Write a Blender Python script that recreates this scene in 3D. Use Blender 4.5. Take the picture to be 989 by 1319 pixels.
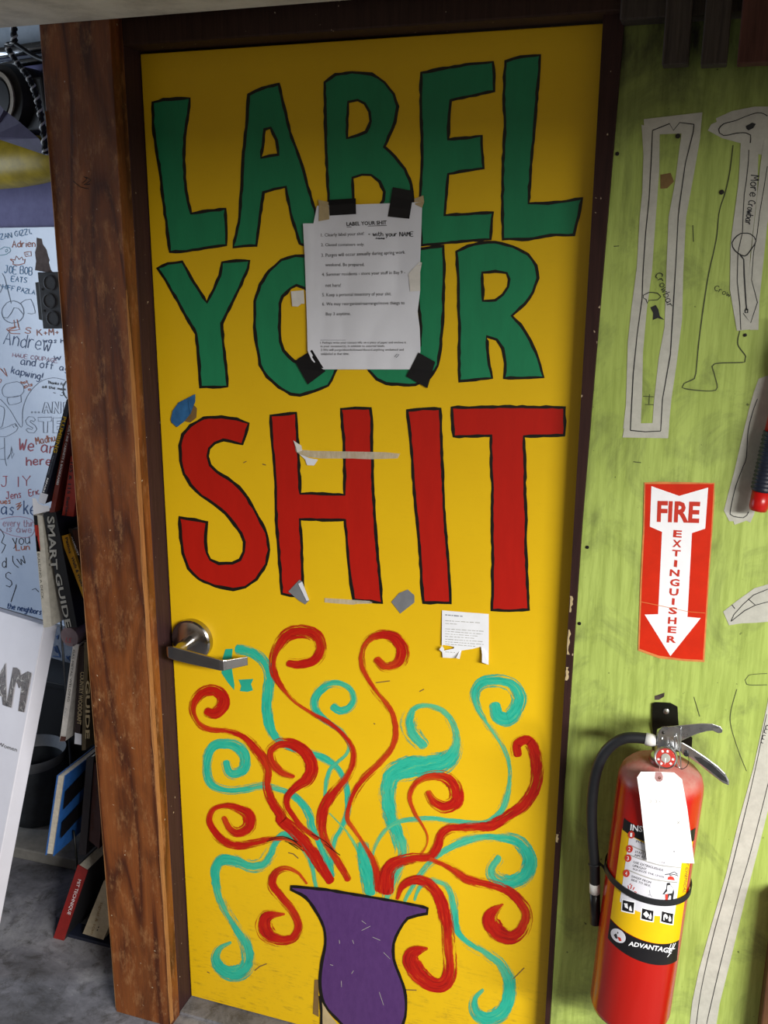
import bpy, bmesh, math, random
from mathutils import Vector, Matrix, Euler, noise
from mathutils.geometry import tessellate_polygon
random.seed(7)
for o in list(bpy.data.objects): bpy.data.objects.remove(o)
SC = bpy.context.scene
COL = SC.collection

# ------------------------------------------------------------------ camera
CAM_LOC = Vector((1.02647, -1.66159, 1.68613))
CAM_ROT = Euler((1.3110468, -0.0055758, 0.3251227), 'XYZ')
FPX, IW, IH = 1250.0, 989.0, 1319.0
cd = bpy.data.cameras.new('camera'); cam = bpy.data.objects.new('camera', cd); COL.objects.link(cam)
cam.location = CAM_LOC; cam.rotation_euler = CAM_ROT
cd.sensor_fit = 'VERTICAL'; cd.sensor_height = 36.0; cd.sensor_width = 27.0; cd.lens = 36.0 * FPX / IH; cd.clip_start = .05
SC.camera = cam

# ------------------------------------------------------------------ world, daylight, exposure
wd = bpy.data.worlds.new('world'); SC.world = wd; wd.use_nodes = True
bg = wd.node_tree.nodes['Background']; bg.inputs[0].default_value = (1.0, .84, .68, 1); bg.inputs[1].default_value = .34

def area(name, loc, target, sx, sy, power, col):
    l = bpy.data.lights.new(name, 'AREA'); l.shape = 'RECTANGLE'; l.size = sx; l.size_y = sy; l.energy = power; l.color = col
    o = bpy.data.objects.new(name, l); COL.objects.link(o); o.location = loc
    o.rotation_euler = (Vector(target) - Vector(loc)).to_track_quat('-Z', 'Y').to_euler(); return o
area('daylight_opening', (4.0, -2.95, 2.46), (4.0, 0, 2.46), 3.0, .50, 600, (1.0, .97, .92))
area('bay_fill_light', (-2.6, -.3, 1.3), (-.6, .45, 1.1), .6, 1.7, 32, (.72, .84, 1.0))  # cool fill lamp added to brighten the bay, no window stands there
SC.view_settings.view_transform = 'Standard'; SC.view_settings.look = 'None'
SC.view_settings.exposure = 0.0; SC.view_settings.gamma = 1.0; SC.view_settings.use_curve_mapping = False

# ------------------------------------------------------------------ surfaces: picture coordinate -> point on a real plane
RM = CAM_ROT.to_matrix()
def ray(x, y): return RM @ Vector(((x - IW / 2) / FPX, (IH / 2 - y) / FPX, -1))
def pt(x, y, Y):
    d = ray(x, y); return CAM_LOC + d * ((Y - CAM_LOC.y) / d.y)
def ptz(x, y, Z=0):
    d = ray(x, y); return CAM_LOC + d * ((Z - CAM_LOC.z) / d.z)
def ptp(x, y, P, N):
    d = ray(x, y); return CAM_LOC + d * ((P - CAM_LOC).dot(N) / d.dot(N))
GWY = -.026                                   # face of the green wall
BW_P = Vector((-.6, .72, 0)); BW_A = math.radians(-13)
BW_U = Vector((math.cos(BW_A), math.sin(BW_A), 0)); BW_N = Vector((-BW_U.y, BW_U.x, 0)) * -1   # towards the viewer
if BW_N.y > 0: BW_N = -BW_N
def s_door(x, y, o=0): return pt(x, y, -o)
def s_green(x, y, o=0): return pt(x, y, GWY - o)
def s_bay(x, y, o=0): return ptp(x, y, BW_P + BW_N * o, BW_N)

# ------------------------------------------------------------------ materials
MATS = {}
def srgb(c):
    if isinstance(c, str): c = tuple(int(c[i:i + 2], 16) / 255 for i in (0, 2, 4))
    return tuple((v / 12.92 if v <= .04045 else ((v + .055) / 1.055) ** 2.4) for v in c) + (1,)
class NT:
    def __init__(s, name):
        s.m = bpy.data.materials.new(name); s.m.use_nodes = True; s.t = s.m.node_tree; s.b = s.t.nodes['Principled BSDF']; s.out = s.t.nodes['Material Output']
    def n(s, t, **k):
        o = s.t.nodes.new(t)
        for a, v in k.items():
            if a.startswith('i_'): o.inputs[a[2:].replace('_', ' ')].default_value = v
            else: setattr(o, a, v)
        return o
    def l(s, a, b): s.t.links.new(a, b)
    def coord(s, scale=(1, 1, 1), kind='Object'):
        c = s.n('ShaderNodeTexCoord'); m = s.n('ShaderNodeMapping'); m.inputs['Scale'].default_value = scale; s.l(c.outputs[kind], m.inputs[0]); return m.outputs[0]
    def noise(s, vec, sc=5, det=4, rough=.6, dist=0):
        n = s.n('ShaderNodeTexNoise', i_Scale=sc, i_Detail=det, i_Roughness=rough, i_Distortion=dist)
        if vec is not None: s.l(vec, n.inputs['Vector'])
        return n.outputs['Fac']
    def ramp(s, fac, stops, interp='LINEAR'):
        r = s.n('ShaderNodeValToRGB'); r.color_ramp.interpolation = interp; e = r.color_ramp.elements
        while len(e) < len(stops): e.new(.5)
        for i, (p, c) in enumerate(stops):
            e[i].position = p; e[i].color = c if len(c) == 4 else tuple(c) + (1,)
        s.l(fac, r.inputs[0]); return r.outputs[0]
    def mix(s, fac, a, b, mode='MIX'):
        m = s.n('ShaderNodeMix', data_type='RGBA', blend_type=mode)
        for sock, v in ((m.inputs[0], fac), (m.inputs[6], a), (m.inputs[7], b)):
            if hasattr(v, 'is_linked'): s.l(v, sock)
            elif isinstance(v, (int, float)): sock.default_value = v
            else: sock.default_value = v
        return m.outputs[2]
    def math(s, op, a, b=0):
        m = s.n('ShaderNodeMath', operation=op)
        for sock, v in ((m.inputs[0], a), (m.inputs[1], b)):
            if hasattr(v, 'is_linked'): s.l(v, sock)
            else: sock.default_value = v
        return m.outputs[0]
    def bump(s, h, st=.2, d=.002):
        b = s.n('ShaderNodeBump', i_Strength=st, i_Distance=d); s.l(h, b.inputs['Height']); s.l(b.outputs[0], s.b.inputs['Normal'])
    def done(s, col, rough=.5, metal=0, spec=.5):
        if hasattr(col, 'is_linked'): s.l(col, s.b.inputs['Base Color'])
        else: s.b.inputs['Base Color'].default_value = col
        if hasattr(rough, 'is_linked'): s.l(rough, s.b.inputs['Roughness'])
        else: s.b.inputs['Roughness'].default_value = rough
        s.b.inputs['Metallic'].default_value = metal; s.b.inputs['Specular IOR Level'].default_value = spec
        MATS[s.m.name] = s.m; return s.m
BLK = (0, 0, 0, 1); WHT = (1, 1, 1, 1)
def plain(name, c, rough=.5, metal=0, amt=.25, sc=40, bump=.0, spec=.4):
    """a colour with a little wear in it"""
    if name in MATS: return MATS[name]
    t = NT(name); c = srgb(c); v = t.coord()
    n = t.noise(v, sc, 5, .65)
    f = t.ramp(n, [(.35, (1 - amt,) * 3), (.7, (1 + amt * .3,) * 3)])
    col = t.mix(1.0, c, f, 'MULTIPLY')
    if bump: t.bump(n, bump, .001)
    return t.done(col, rough, metal, spec)

# door paint: yellow with grime and faint roller texture
t = NT('yellow_paint'); v = t.coord()
n1 = t.noise(v, 3, 6, .7); n2 = t.noise(t.coord((9, 9, 60)), 3, 4, .6); n3 = t.noise(v, 26, 6, .75)
c = t.mix(t.ramp(n1, [(.3, BLK), (.75, WHT)]), srgb('dcb210'), srgb('e3bb12'))
sc_ = t.ramp(t.math('MULTIPLY', t.ramp(n2, [(.48, BLK), (.66, WHT)]), t.ramp(n3, [(.46, BLK), (.64, WHT)])), [(0, BLK), (1, (.75,) * 3)])
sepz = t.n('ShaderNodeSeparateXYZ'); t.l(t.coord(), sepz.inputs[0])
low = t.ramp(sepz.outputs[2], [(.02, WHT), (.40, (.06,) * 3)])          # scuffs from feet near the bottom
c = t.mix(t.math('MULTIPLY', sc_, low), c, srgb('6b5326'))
t.bump(t.noise(v, 90, 3, .6), .06, .001)
t.done(c, .42, 0, .35)

def paint(name, c, c2, rough=.45):
    t = NT(name); v = t.coord(); n = t.noise(t.coord((14, 14, 3)), 3, 5, .7); n3 = t.noise(v, 60, 5, .8)
    col = t.mix(t.ramp(n, [(.3, BLK), (.7, WHT)]), srgb(c), srgb(c2))
    return t.done(col, rough, 0, .35)
paint('green_paint', '1c7a52', '1f8559'); paint('red_letter_paint', 'a91408', 'b4180a')
t = NT('purple_paint'); v = t.coord(); n = t.noise(t.coord((30, 30, 10)), 3, 5, .8)
scr = t.ramp(t.noise(t.coord((70, 70, 14)), 1, 6, .8, 2), [(.66, BLK), (.70, WHT)])
t.done(t.mix(t.math('MULTIPLY', scr, .35), t.mix(t.ramp(n, [(.3, BLK), (.7, WHT)]), srgb('4d2f66'), srgb('583872')), srgb('a08fae')), .4, 0, .35)
plain('marker_black', '16140f', .45, amt=.4, sc=120)

def brush(name, cols, wet):
    """dry-brush stroke: bristle streaks along U, bare gaps where the paint ran out"""
    t = NT(name); c = t.n('ShaderNodeTexCoord'); m = t.n('ShaderNodeMapping'); m.inputs['Scale'].default_value = (1.0, 3.4, 1); t.l(c.outputs['UV'], m.inputs[0])
    n = t.noise(m.outputs[0], 2.2, 6, .7)
    m2 = t.n('ShaderNodeMapping'); m2.inputs['Scale'].default_value = (.7, 3.6, 1); t.l(c.outputs['UV'], m2.inputs[0]); n2 = t.noise(m2.outputs[0], 1.6, 5, .75)
    col = t.ramp(n, [(.36, srgb(cols[0])), (.49, srgb(cols[1])), (.56, srgb(cols[1])), (.68, srgb(cols[2]))])
    sep = t.n('ShaderNodeSeparateXYZ'); t.l(c.outputs['UV'], sep.inputs[0])
    e = t.math('ABSOLUTE', t.math('SUBTRACT', sep.outputs[1], .5))               # 0 centre .. .5 edge
    at = t.n('ShaderNodeAttribute', attribute_name='dry')
    k = t.math('ADD', t.math('MULTIPLY', e, .62), t.math('MULTIPLY', at.outputs['Fac'], .36))
    a = t.math('SUBTRACT', t.math('ADD', n2, wet), k)
    alpha = t.ramp(a, [(.44, BLK), (.53, WHT)])
    t.l(alpha, t.b.inputs['Alpha'])
    thin = t.math('MULTIPLY', t.ramp(at.outputs['Fac'], [(.12, BLK), (.5, WHT)]), t.ramp(n2, [(.40, BLK), (.56, WHT)]))
    col = t.mix(t.math('MULTIPLY', thin, .8), col, srgb(cols[3]))
    return t.done(col, .42, 0, .35)
brush('red_brush', ('8a1008', 'b2180a', 'cc4a0e', 'd8701a'), .25)
brush('teal_brush', ('1c9a84', '2db096', '6dba78', '8cbf6c'), .23)
plain('teal_paint', '27a88e', .45, amt=.1)

# weathered stained plank
t = NT('stained_wood'); v = t.coord()
fine = t.noise(t.coord((90, 90, 2.0)), 4, 6, .7, .3); wear = t.noise(t.coord((16, 16, 6)), 3, 7, .78); h = t.noise(t.coord((13, 13, 1.35)), 1.0, 1.2, .4, .25)
b = t.math('FRACT', t.math('ADD', t.math('MULTIPLY', h, 5.2), t.math('MULTIPLY', fine, .22)))
c = t.ramp(b, [(.0, srgb('5a3219')), (.12, srgb('7f4e27')), (.55, srgb('8c5a2f')), (.80, srgb('704320')), (.95, srgb('4c2916')), (1, srgb('5a3219'))])
big = t.noise(t.coord((6, 6, 2.2)), 1.6, 5, .6, .6)
c = t.mix(t.ramp(big, [(.46, BLK), (.64, (.8,) * 3)]), c, srgb('4a2915'))
c = t.mix(.5, c, t.ramp(fine, [(.3, srgb('3b2012')), (.7, srgb('b58048'))]), 'SOFT_LIGHT')
c = t.mix(t.ramp(wear, [(.52, BLK), (.72, (.7,) * 3)]), c, srgb('a3764c'))
c = t.mix(t.ramp(t.noise(v, 110, 2, .5), [(.73, BLK), (.76, (.8,) * 3)]), c, srgb('c2b49a'))
t.bump(fine, .35, .002); t.done(c, t.ramp(wear, [(.3, (.38,) * 3), (.7, (.6,) * 3)]), 0, .4)
t = NT('raw_wood_edge'); c = t.ramp(t.noise(t.coord((80, 80, 6)), 3, 6, .7), [(.3, srgb('7d5029')), (.7, srgb('ab7742'))]); t.done(c, .7)
def darkwood(name, a, b, speck=True):
    t = NT(name); f = t.noise(t.coord((50, 50, 3)), 3, 6, .7)
    c = t.ramp(f, [(.3, srgb(a)), (.7, srgb(b))])
    if speck: c = t.mix(t.ramp(t.noise(t.coord(), 90, 2, .5), [(.735, BLK), (.76, (.8,) * 3)]), c, srgb('b9a68c'))
    t.bump(f, .2, .001); return t.done(c, .62, 0, .2)
darkwood('jamb_brown', '2c1a1b', '3d2728'); darkwood('jamb_dark', '261615', '38211d'); darkwood('header_wood', '2a1b16', '3e2a22')
darkwood('sooty_board', '2a2523', '4a423c', False); darkwood('red_brown_board', '3a211c', '5a3830', False); darkwood('post_brown', '4a3220', '6a4a30', False)

# lime wall: brush streaks, grey smudges, dark dents, soot at the top
t = NT('lime_paint'); v = t.coord()
st = t.noise(t.coord((26, 26, 2.0)), 3, 6, .7); sm = t.noise(t.coord((7, 7, 5)), 1.3, 7, .68, .8); cl = t.noise(v, 2.2, 3, .5)
c = t.mix(t.ramp(cl, [(.35, BLK), (.65, WHT)]), srgb('a3b75c'), srgb('b0c468'))
c = t.mix(t.ramp(st, [(.38, (.7,) * 3), (.58, BLK)]), c, srgb('8a9c48'))
c = t.mix(t.ramp(sm, [(.50, BLK), (.72, (.72,) * 3)]), c, srgb('5f6a3c'))
c = t.mix(t.ramp(t.noise(v, 75, 3, .6), [(.70, BLK), (.74, (.8,) * 3)]), c, srgb('3c4522'))
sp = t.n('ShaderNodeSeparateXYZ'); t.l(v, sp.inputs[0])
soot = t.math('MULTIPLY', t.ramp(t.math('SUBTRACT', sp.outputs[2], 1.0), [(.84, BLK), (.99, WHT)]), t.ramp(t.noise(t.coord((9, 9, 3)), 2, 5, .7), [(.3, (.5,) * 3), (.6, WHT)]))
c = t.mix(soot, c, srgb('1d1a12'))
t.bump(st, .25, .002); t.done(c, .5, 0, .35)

# bay wall, floor, plaster
t = NT('violet_wall'); n = t.noise(t.coord(), 30, 5, .7); c = t.ramp(n, [(.3, srgb('5f5c86')), (.7, srgb('6f6c98'))])
sp = t.n('ShaderNodeSeparateXYZ'); t.l(t.coord(), sp.inputs[0])
c = t.mix(t.ramp(sp.outputs[2], [(.70, WHT), (.72, BLK)]), c, t.ramp(n, [(.3, srgb('5a606c')), (.7, srgb('7c828e'))]))
band = t.ramp(t.math('SUBTRACT', sp.outputs[2], 1.5), [(.700, BLK), (.706, WHT)])
c = t.mix(band, c, t.ramp(n, [(.3, srgb('9aa6b2')), (.7, srgb('b0bac4'))])); t.done(c, .7)
t = NT('concrete'); v = t.coord(); n1 = t.noise(v, 4, 8, .7, .5); n2 = t.noise(v, 22, 6, .8, .4); n3 = t.noise(v, 120, 3, .6)
c = t.ramp(n1, [(.32, srgb('434346')), (.5, srgb('73737a')), (.68, srgb('a0a0a4'))])
c = t.mix(t.ramp(n2, [(.50, BLK), (.70, (.85,) * 3)]), c, srgb('37342f')); c = t.mix(t.ramp(n3, [(.7, BLK), (.75, (.7,) * 3)]), c, srgb('b5b0a6'))
t.bump(n2, .3, .003); t.done(c, .75)
t = NT('aged_plaster'); v = t.coord(); n = t.noise(v, 12, 7, .75); c = t.ramp(n, [(.3, srgb('a39a88')), (.55, srgb('c6bda9')), (.8, srgb('d2cab8'))])
c = t.mix(t.ramp(t.noise(v, 16, 5, .7), [(.69, BLK), (.72, (.85,) * 3)]), c, srgb('4a3b2c')); t.done(c, .85)
plain('ceiling_board', '6e675c', .9); plain('outer_wall', '8b877f', .9)
# paper, tapes
plain('white_paper', 'd9dce5', .6, amt=.06, sc=9); plain('note_paper', 'e9ecf2', .6, amt=.05); plain('tag_card', 'ffffff', .55, amt=.02)
plain('ink', '2b2b30', .7); plain('pale_ink', '8e929c', .7); plain('black_tape', '0e0e12', .5, amt=.2, bump=.2); plain('tan_tape', 'b9a67e', .6, amt=.15)
plain('masking_tape', 'bcbcb2', .65, amt=.14, sc=55, bump=.15); plain('white_tape', 'd8d6d0', .6, amt=.1); plain('blue_tape', '2d679c', .55, amt=.3, sc=60); plain('grey_tape', '787b80', .45, amt=.15)
plain('brown_stain', '7d6238', .6)
t = NT('clear_tape'); t.b.inputs['Alpha'].default_value = .45; t.done(t.mix(t.ramp(t.noise(t.coord((60, 60, 20)), 3, 5, .7), [(.35, BLK), (.7, WHT)]), srgb('c4bba2'), srgb('dedacb')), .3)
plain('pen_line', '26282a', .6, amt=.3); plain('pencil_line', '4a5232', .7)
# metals, plastics
def metal(name, c, rough, amt=.2):
    t = NT(name); n = t.noise(t.coord(), 60, 5, .7); cc = srgb(c)
    col = t.mix(1.0, cc, t.ramp(n, [(.3, (1 - amt,) * 3), (.7, WHT)]), 'MULTIPLY'); return t.done(col, t.ramp(n, [(.3, (max(rough - .06, .03),) * 3), (.7, (rough + .08,) * 3)]), 1.0)
metal('satin_chrome', 'b0adab', .2, .05); metal('cast_aluminium', 'c4c6c8', .3, .15); metal('conduit_steel', 'a9adb3', .2); metal('galvanised', '6a6d70', .42, .3); metal('screw_steel', 'd0d2d2', .3); metal('rusty_plate', '8a7d7a', .5, .4)
plain('box_grey', '5a5e63', .5, amt=.25); plain('black_rubber', '1b1d21', .5, amt=.2); plain('black_plastic', '131417', .35, amt=.15); plain('white_plastic', 'd5d5d2', .4, amt=.05); plain('black_enamel', '12140f', .35, amt=.4, sc=60); plain('navy_grip', '1c2231', .38, amt=.2)
plain('red_plastic', 'b51310', .3, amt=.1)
t = NT('extinguisher_red'); geo = t.n('ShaderNodeNewGeometry'); sp = t.n('ShaderNodeSeparateXYZ'); t.l(geo.outputs['Normal'], sp.inputs[0])
dust = t.math('MULTIPLY', t.ramp(sp.outputs[2], [(.12, BLK), (.75, (.8,) * 3)]), t.ramp(t.noise(t.coord(), 35, 6, .75), [(.3, (.35,) * 3), (.62, WHT)]))   # settled dust on the dome
t.done(t.mix(dust, srgb('ab1307'), srgb('b08c82')), t.ramp(dust, [(0, (.2,) * 3), (.5, (.65,) * 3)]), 0, .5)
plain('sign_red', 'd02a0d', .4, amt=.12, sc=30); plain('sign_white', 'f4f6fb', .4, amt=.03); plain('sign_edge', 'd9874a', .6)
plain('label_yellow', 'dfb60c', .35, amt=.05); plain('label_black', '17161a', .35, amt=.1); plain('label_white', 'd7d8e2', .35, amt=.04); plain('label_red', 'c5392b', .4, amt=.05); plain('label_grey', 'a9a9a4', .4)
plain('gauge_red', 'b53a33', .25, amt=.1); plain('tag_eyelet', 'b98c8c', .6); plain('roll_pink', '7d6c72', .6)
t = NT('whiteboard'); n = t.noise(t.coord(), 5, 5, .6); t.done(t.ramp(n, [(.3, srgb('b3bfd2')), (.7, srgb('c5cfde'))]), .25)
for nm, cc in dict(ink_blue='3d7ba6', ink_navy='2c4a7a', ink_orange='b4603c', ink_red='a83a48', ink_grey='6c7688', ink_dark='23262e', ink_pink='b58a9c', ink_teal='4a90a0').items(): plain(nm, cc, .5, amt=.3, sc=90)
plain('pages', 'c9c2b2', .8, amt=.2, sc=120); plain('canvas_white', 'dcdce6', .6, amt=.05, sc=12)
t = NT('photo_print'); n = t.noise(t.coord(), 42, 3, .6, 2.2); t.done(t.ramp(n, [(.38, srgb('2b2626')), (.5, srgb('6d625e')), (.57, srgb('33302f')), (.68, srgb('b9b3ae'))]), .4)
plain('yellow_vinyl', 'b99f22', .45, amt=.35, sc=22, bump=.25); plain('dark_device', '2b2826', .55, amt=.3); plain('beige_ring', '9c8f7e', .6); plain('violet_sheet', '4b4560', .6); plain('grey_fabric', '3c4045', .75, amt=.25); plain('grey_slab', '86847f', .75, amt=.2); plain('black_bin', '0c0c0e', .6)
def book_mat(c): return plain('book_' + c, c, .5, amt=.2, sc=60)

# ------------------------------------------------------------------ mesh helpers
def link(name, me, mat=None, parent=None, smooth=False):
    o = bpy.data.objects.new(name, me); COL.objects.link(o)
    if mat: me.materials.append(MATS[mat] if isinstance(mat, str) else mat)
    if smooth:
        for p in me.polygons: p.use_smooth = True
    if parent is not None:
        o.parent = parent; o.matrix_parent_inverse = parent.matrix_world.inverted() if parent.type == 'EMPTY' else Matrix()
    return o
def mk(name, V, F, mat, parent=None, smooth=False):
    me = bpy.data.meshes.new(name); me.from_pydata([tuple(v) for v in V], [], F); me.validate(); me.update()
    return link(name, me, mat, parent, smooth)
def tag(o, label=None, cat=None, group=None, kind=None):
    if label: o['label'] = label
    if cat: o['category'] = cat
    if group: o['group'] = group
    if kind: o['kind'] = kind
    return o
def empty(name, loc, label, cat, group=None):
    o = bpy.data.objects.new(name, None); COL.objects.link(o); o.location = loc; o.empty_display_size = .05
    o.matrix_world = Matrix.Translation(Vector(loc)); return tag(o, label, cat, group)
def fixn(o):
    bm = bmesh.new(); bm.from_mesh(o.data); bmesh.ops.recalc_face_normals(bm, faces=bm.faces); bm.to_mesh(o.data); bm.free(); return o
def bevel(o, w=.002, seg=2):
    m = o.modifiers.new('bevel', 'BEVEL'); m.width = w; m.segments = seg; m.limit_method = 'ANGLE'; m.angle_limit = .6; return o
def box(name, a, b, mat, parent=None, bev=0):
    (x0, y0, z0), (x1, y1, z1) = a, b
    V = [(x, y, z) for z in (z0, z1) for y in (y0, y1) for x in (x0, x1)]
    F = [(0, 2, 3, 1), (4, 5, 7, 6), (0, 1, 5, 4), (2, 6, 7, 3), (0, 4, 6, 2), (1, 3, 7, 5)]
    o = mk(name, V, F, mat, parent)
    return bevel(o, bev) if bev else o
def hexa(name, P, mat, parent=None, bev=0):
    """P: 4 front corners (TL,TR,BR,BL) then 4 back corners"""
    F = [(0, 1, 2, 3), (7, 6, 5, 4), (0, 4, 5, 1), (1, 5, 6, 2), (2, 6, 7, 3), (3, 7, 4, 0)]
    o = fixn(mk(name, P, F, mat, parent)); return bevel(o, bev) if bev else o
def prism_data(front, back, tris):
    n = len(front); V = list(front) + list(back); F = [tuple(t) for t in tris]
    return V, F, n
def poly(name, pts, surf, off, mat, parent=None, holes=(), th=.0005, close_back=False):
    """flat shape with an outline given in picture coordinates, laid on a real surface"""
    loops = [list(pts)] + [list(h) for h in holes]
    flat = [p for l in loops for p in l]
    tris = tessellate_polygon([[Vector((p[0], -p[1], 0)) for p in l] for l in loops])
    n = len(flat)
    V = [surf(p[0], p[1], off + th) for p in flat] + [surf(p[0], p[1], off) for p in flat]
    F = [tuple(t) for t in tris]; 
    if close_back: F += [tuple(i + n for i in reversed(t)) for t in tris]
    s = 0
    for l in loops:
        m = len(l)
        for i in range(m):
            a, b = s + i, s + (i + 1) % m; F.append((a, b, b + n, a + n))
        s += m
    return fixn(mk(name, V, F, mat, parent)) if close_back else mk(name, V, orient(V, F, len(tris)), mat, parent)
def orient(V, F, nt):
    out = []
    for i, f in enumerate(F):
        if i < nt:
            a, b, c = (Vector(V[j]) for j in f[:3]); nrm = (b - a).cross(c - a)
            if nrm.dot(CAM_LOC - a) < 0: f = tuple(reversed(f))
        out.append(f)
    return out
def catmull(P, closed=False, step=4.0):
    """resample (x,y,w) control points smoothly"""
    n = len(P); out = []
    rng = range(n if closed else n - 1)
    g = lambda i: P[i % n] if closed else P[min(max(i, 0), n - 1)]
    for i in rng:
        p0, p1, p2, p3 = g(i - 1), g(i), g(i + 1), g(i + 2)
        L = math.dist(p1[:2], p2[:2]); k = max(1, int(L / step))
        for j in range(k):
            t = j / k; t2, t3 = t * t, t * t * t
            out.append(tuple(.5 * ((2 * b) + (-a + c) * t + (2 * a - 5 * b + 4 * c - d) * t2 + (-a + 3 * b - 3 * c + d) * t3) for a, b, c, d in zip(p0, p1, p2, p3)))
    if not closed: out.append(P[-1])
    return out
def ribbon_vf(P, closed=False, jag=0.0, minw=.3):
    """2D ribbon from (x,y,w) -> verts2d, faces, uvs"""
    n = len(P); V = []; UV = []; F = []; u = 0
    for i, p in enumerate(P):
        a = P[i - 1] if (closed or i > 0) else p; b = P[(i + 1) % n] if (closed or i < n - 1) else p
        dx, dy = b[0] - a[0], b[1] - a[1]; L = math.hypot(dx, dy) or 1; nx, ny = -dy / L, dx / L
        w = max(minw, p[2]) / 2
        j1 = 1 + jag * (random.random() - .5); j2 = 1 + jag * (random.random() - .5)
        V += [(p[0] + nx * w * j1, p[1] + ny * w * j1), (p[0] - nx * w * j2, p[1] - ny * w * j2)]
        if i: u += math.dist(P[i - 1][:2], p[:2])
        UV += [(u / 60, 0), (u / 60, 1)]
    for i in range(n if closed else n - 1):
        a, b = 2 * i, 2 * ((i + 1) % n); F.append((a, a + 1, b + 1, b))
    return V, F, UV
def flat_strip(name, items, surf, off, mat, parent=None, uv=False, dry=None):
    V3 = []; F3 = []; UVs = []
    for V, F, UV in items:
        k = len(V3); V3 += [surf(x, y, off) for x, y in V]; F3 += [tuple(i + k for i in f) for f in F]; UVs += UV
    F3 = orient(V3, F3, len(F3)) if F3 else F3
    me = bpy.data.meshes.new(name); me.from_pydata([tuple(v) for v in V3], [], F3); me.update()
    if uv:
        l = me.uv_layers.new(name='UVMap')
        for lp in me.loops: l.data[lp.index].uv = UVs[lp.vertex_index]
    if dry:
        at = me.attributes.new('dry', 'FLOAT', 'POINT')
        for i, d in enumerate(dry): at.data[i].value = d
    return link(name, me, mat, parent)
def lines(name, polylines, w, surf, off, mat, parent=None, smooth=False, closed=False):
    it = []
    for pl in polylines:
        P = [(x, y, w * (random.uniform(.8, 1.15))) for x, y in pl]
        if smooth and len(P) > 2: P = catmull(P, closed, 4)
        it.append(ribbon_vf(P, closed, .15))
    return flat_strip(name, it, surf, off, mat, parent)
def tube(name, pts, r, mat, parent=None, seg=10, caps=True):
    """swept round tube through 3D points; r number or list"""
    pts = [Vector(p) for p in pts]; n = len(pts); rs = r if isinstance(r, (list, tuple)) else [r] * n
    V = []; F = []; up = Vector((0, 0, 1))
    T = [(pts[min(i + 1, n - 1)] - pts[max(i - 1, 0)]).normalized() for i in range(n)]
    a = T[0].cross(up); a = T[0].cross(Vector((1, 0, 0))) if a.length < .1 else a; a.normalize()
    for i in range(n):
        a = (a - T[i] * a.dot(T[i])).normalized(); b = T[i].cross(a)
        for k in range(seg):
            th = 2 * math.pi * k / seg; V.append(pts[i] + (a * math.cos(th) + b * math.sin(th)) * rs[i])
    for i in range(n - 1):
        for k in range(seg):
            k2 = (k + 1) % seg; F.append((i * seg + k, i * seg + k2, (i + 1) * seg + k2, (i + 1) * seg + k))
    if caps: F += [tuple(range(seg - 1, -1, -1)), tuple(range((n - 1) * seg, n * seg))]
    o = fixn(mk(name, V, F, mat, parent, True))
    for p in o.data.polygons:
        if len(p.vertices) > 4: p.use_smooth = False
    return o
def smooth3(P, k=6):
    P = [tuple(p) for p in P]; n = len(P); out = []
    for i in range(n - 1):
        g = lambda j: P[min(max(j, 0), n - 1)]
        p0, p1, p2, p3 = g(i - 1), g(i), g(i + 1), g(i + 2)
        for j in range(k):
            t = j / k; t2, t3 = t * t, t ** 3
            out.append(Vector([.5 * ((2 * b) + (-a + c) * t + (2 * a - 5 * b + 4 * c - d) * t2 + (-a + 3 * b - 3 * c + d) * t3) for a, b, c, d in zip(p0, p1, p2, p3)]))
    return out + [Vector(P[-1])]
def lathe(name, prof, C, A, mat, parent=None, seg=40, smooth=True, ang=.6):
    """prof: (radius, distance along axis A from C)"""
    A = Vector(A).normalized(); C = Vector(C); e1 = A.cross(Vector((0, 1, 0.01))).normalized(); e2 = A.cross(e1); V = []; F = []
    for r, h in prof:
        for k in range(seg):
            th = 2 * math.pi * k / seg; V.append(C + A * h + (e1 * math.cos(th) + e2 * math.sin(th)) * r)
    for i in range(len(prof) - 1):
        for k in range(seg):
            k2 = (k + 1) % seg; F.append((i * seg + k, i * seg + k2, (i + 1) * seg + k2, (i + 1) * seg + k))
    F += [tuple(range(seg)), tuple(range((len(prof) - 1) * seg, len(prof) * seg))]
    o = fixn(mk(name, V, F, mat, parent, smooth))
    if smooth:
        try: o.data.set_sharp_from_angle(angle=ang)
        except Exception: pass
    return o

TXT = {}
def glyphs(s, bold=False):
    if s in TXT: return TXT[s]
    cu = bpy.data.curves.new('t', 'FONT'); cu.body = s; cu.resolution_u = 2; cu.offset = float(bold) * .022 if bold else .0
    ob = bpy.data.objects.new('t', cu); me = bpy.data.meshes.new_from_object(ob)
    V = [(v.co.x, v.co.y) for v in me.vertices]; F = [tuple(p.vertices) for p in me.polygons]
    bpy.data.objects.remove(ob); bpy.data.meshes.remove(me); bpy.data.curves.remove(cu)
    x0 = min(v[0] for v in V); x1 = max(v[0] for v in V); y0 = min(v[1] for v in V); y1 = max(v[1] for v in V)
    TXT[s] = ([((x - x0) / (x1 - x0), (y - y0) / (y1 - y0)) for x, y in V], F); return TXT[s]
def bil(q, u, v):
    (ax, ay), (bx, by), (cx, cy), (dx, dy) = q                      # TL TR BR BL
    return (ax * (1 - u) * v + bx * u * v + cx * u * (1 - v) + dx * (1 - u) * (1 - v), ay * (1 - u) * v + by * u * v + cy * u * (1 - v) + dy * (1 - u) * (1 - v))
def text_items(rows, bold=False):
    out = []
    for s, q in rows:
        V, F = glyphs(s, bold); out.append(([bil(q, *v) for v in V], F, []))
    return out
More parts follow.
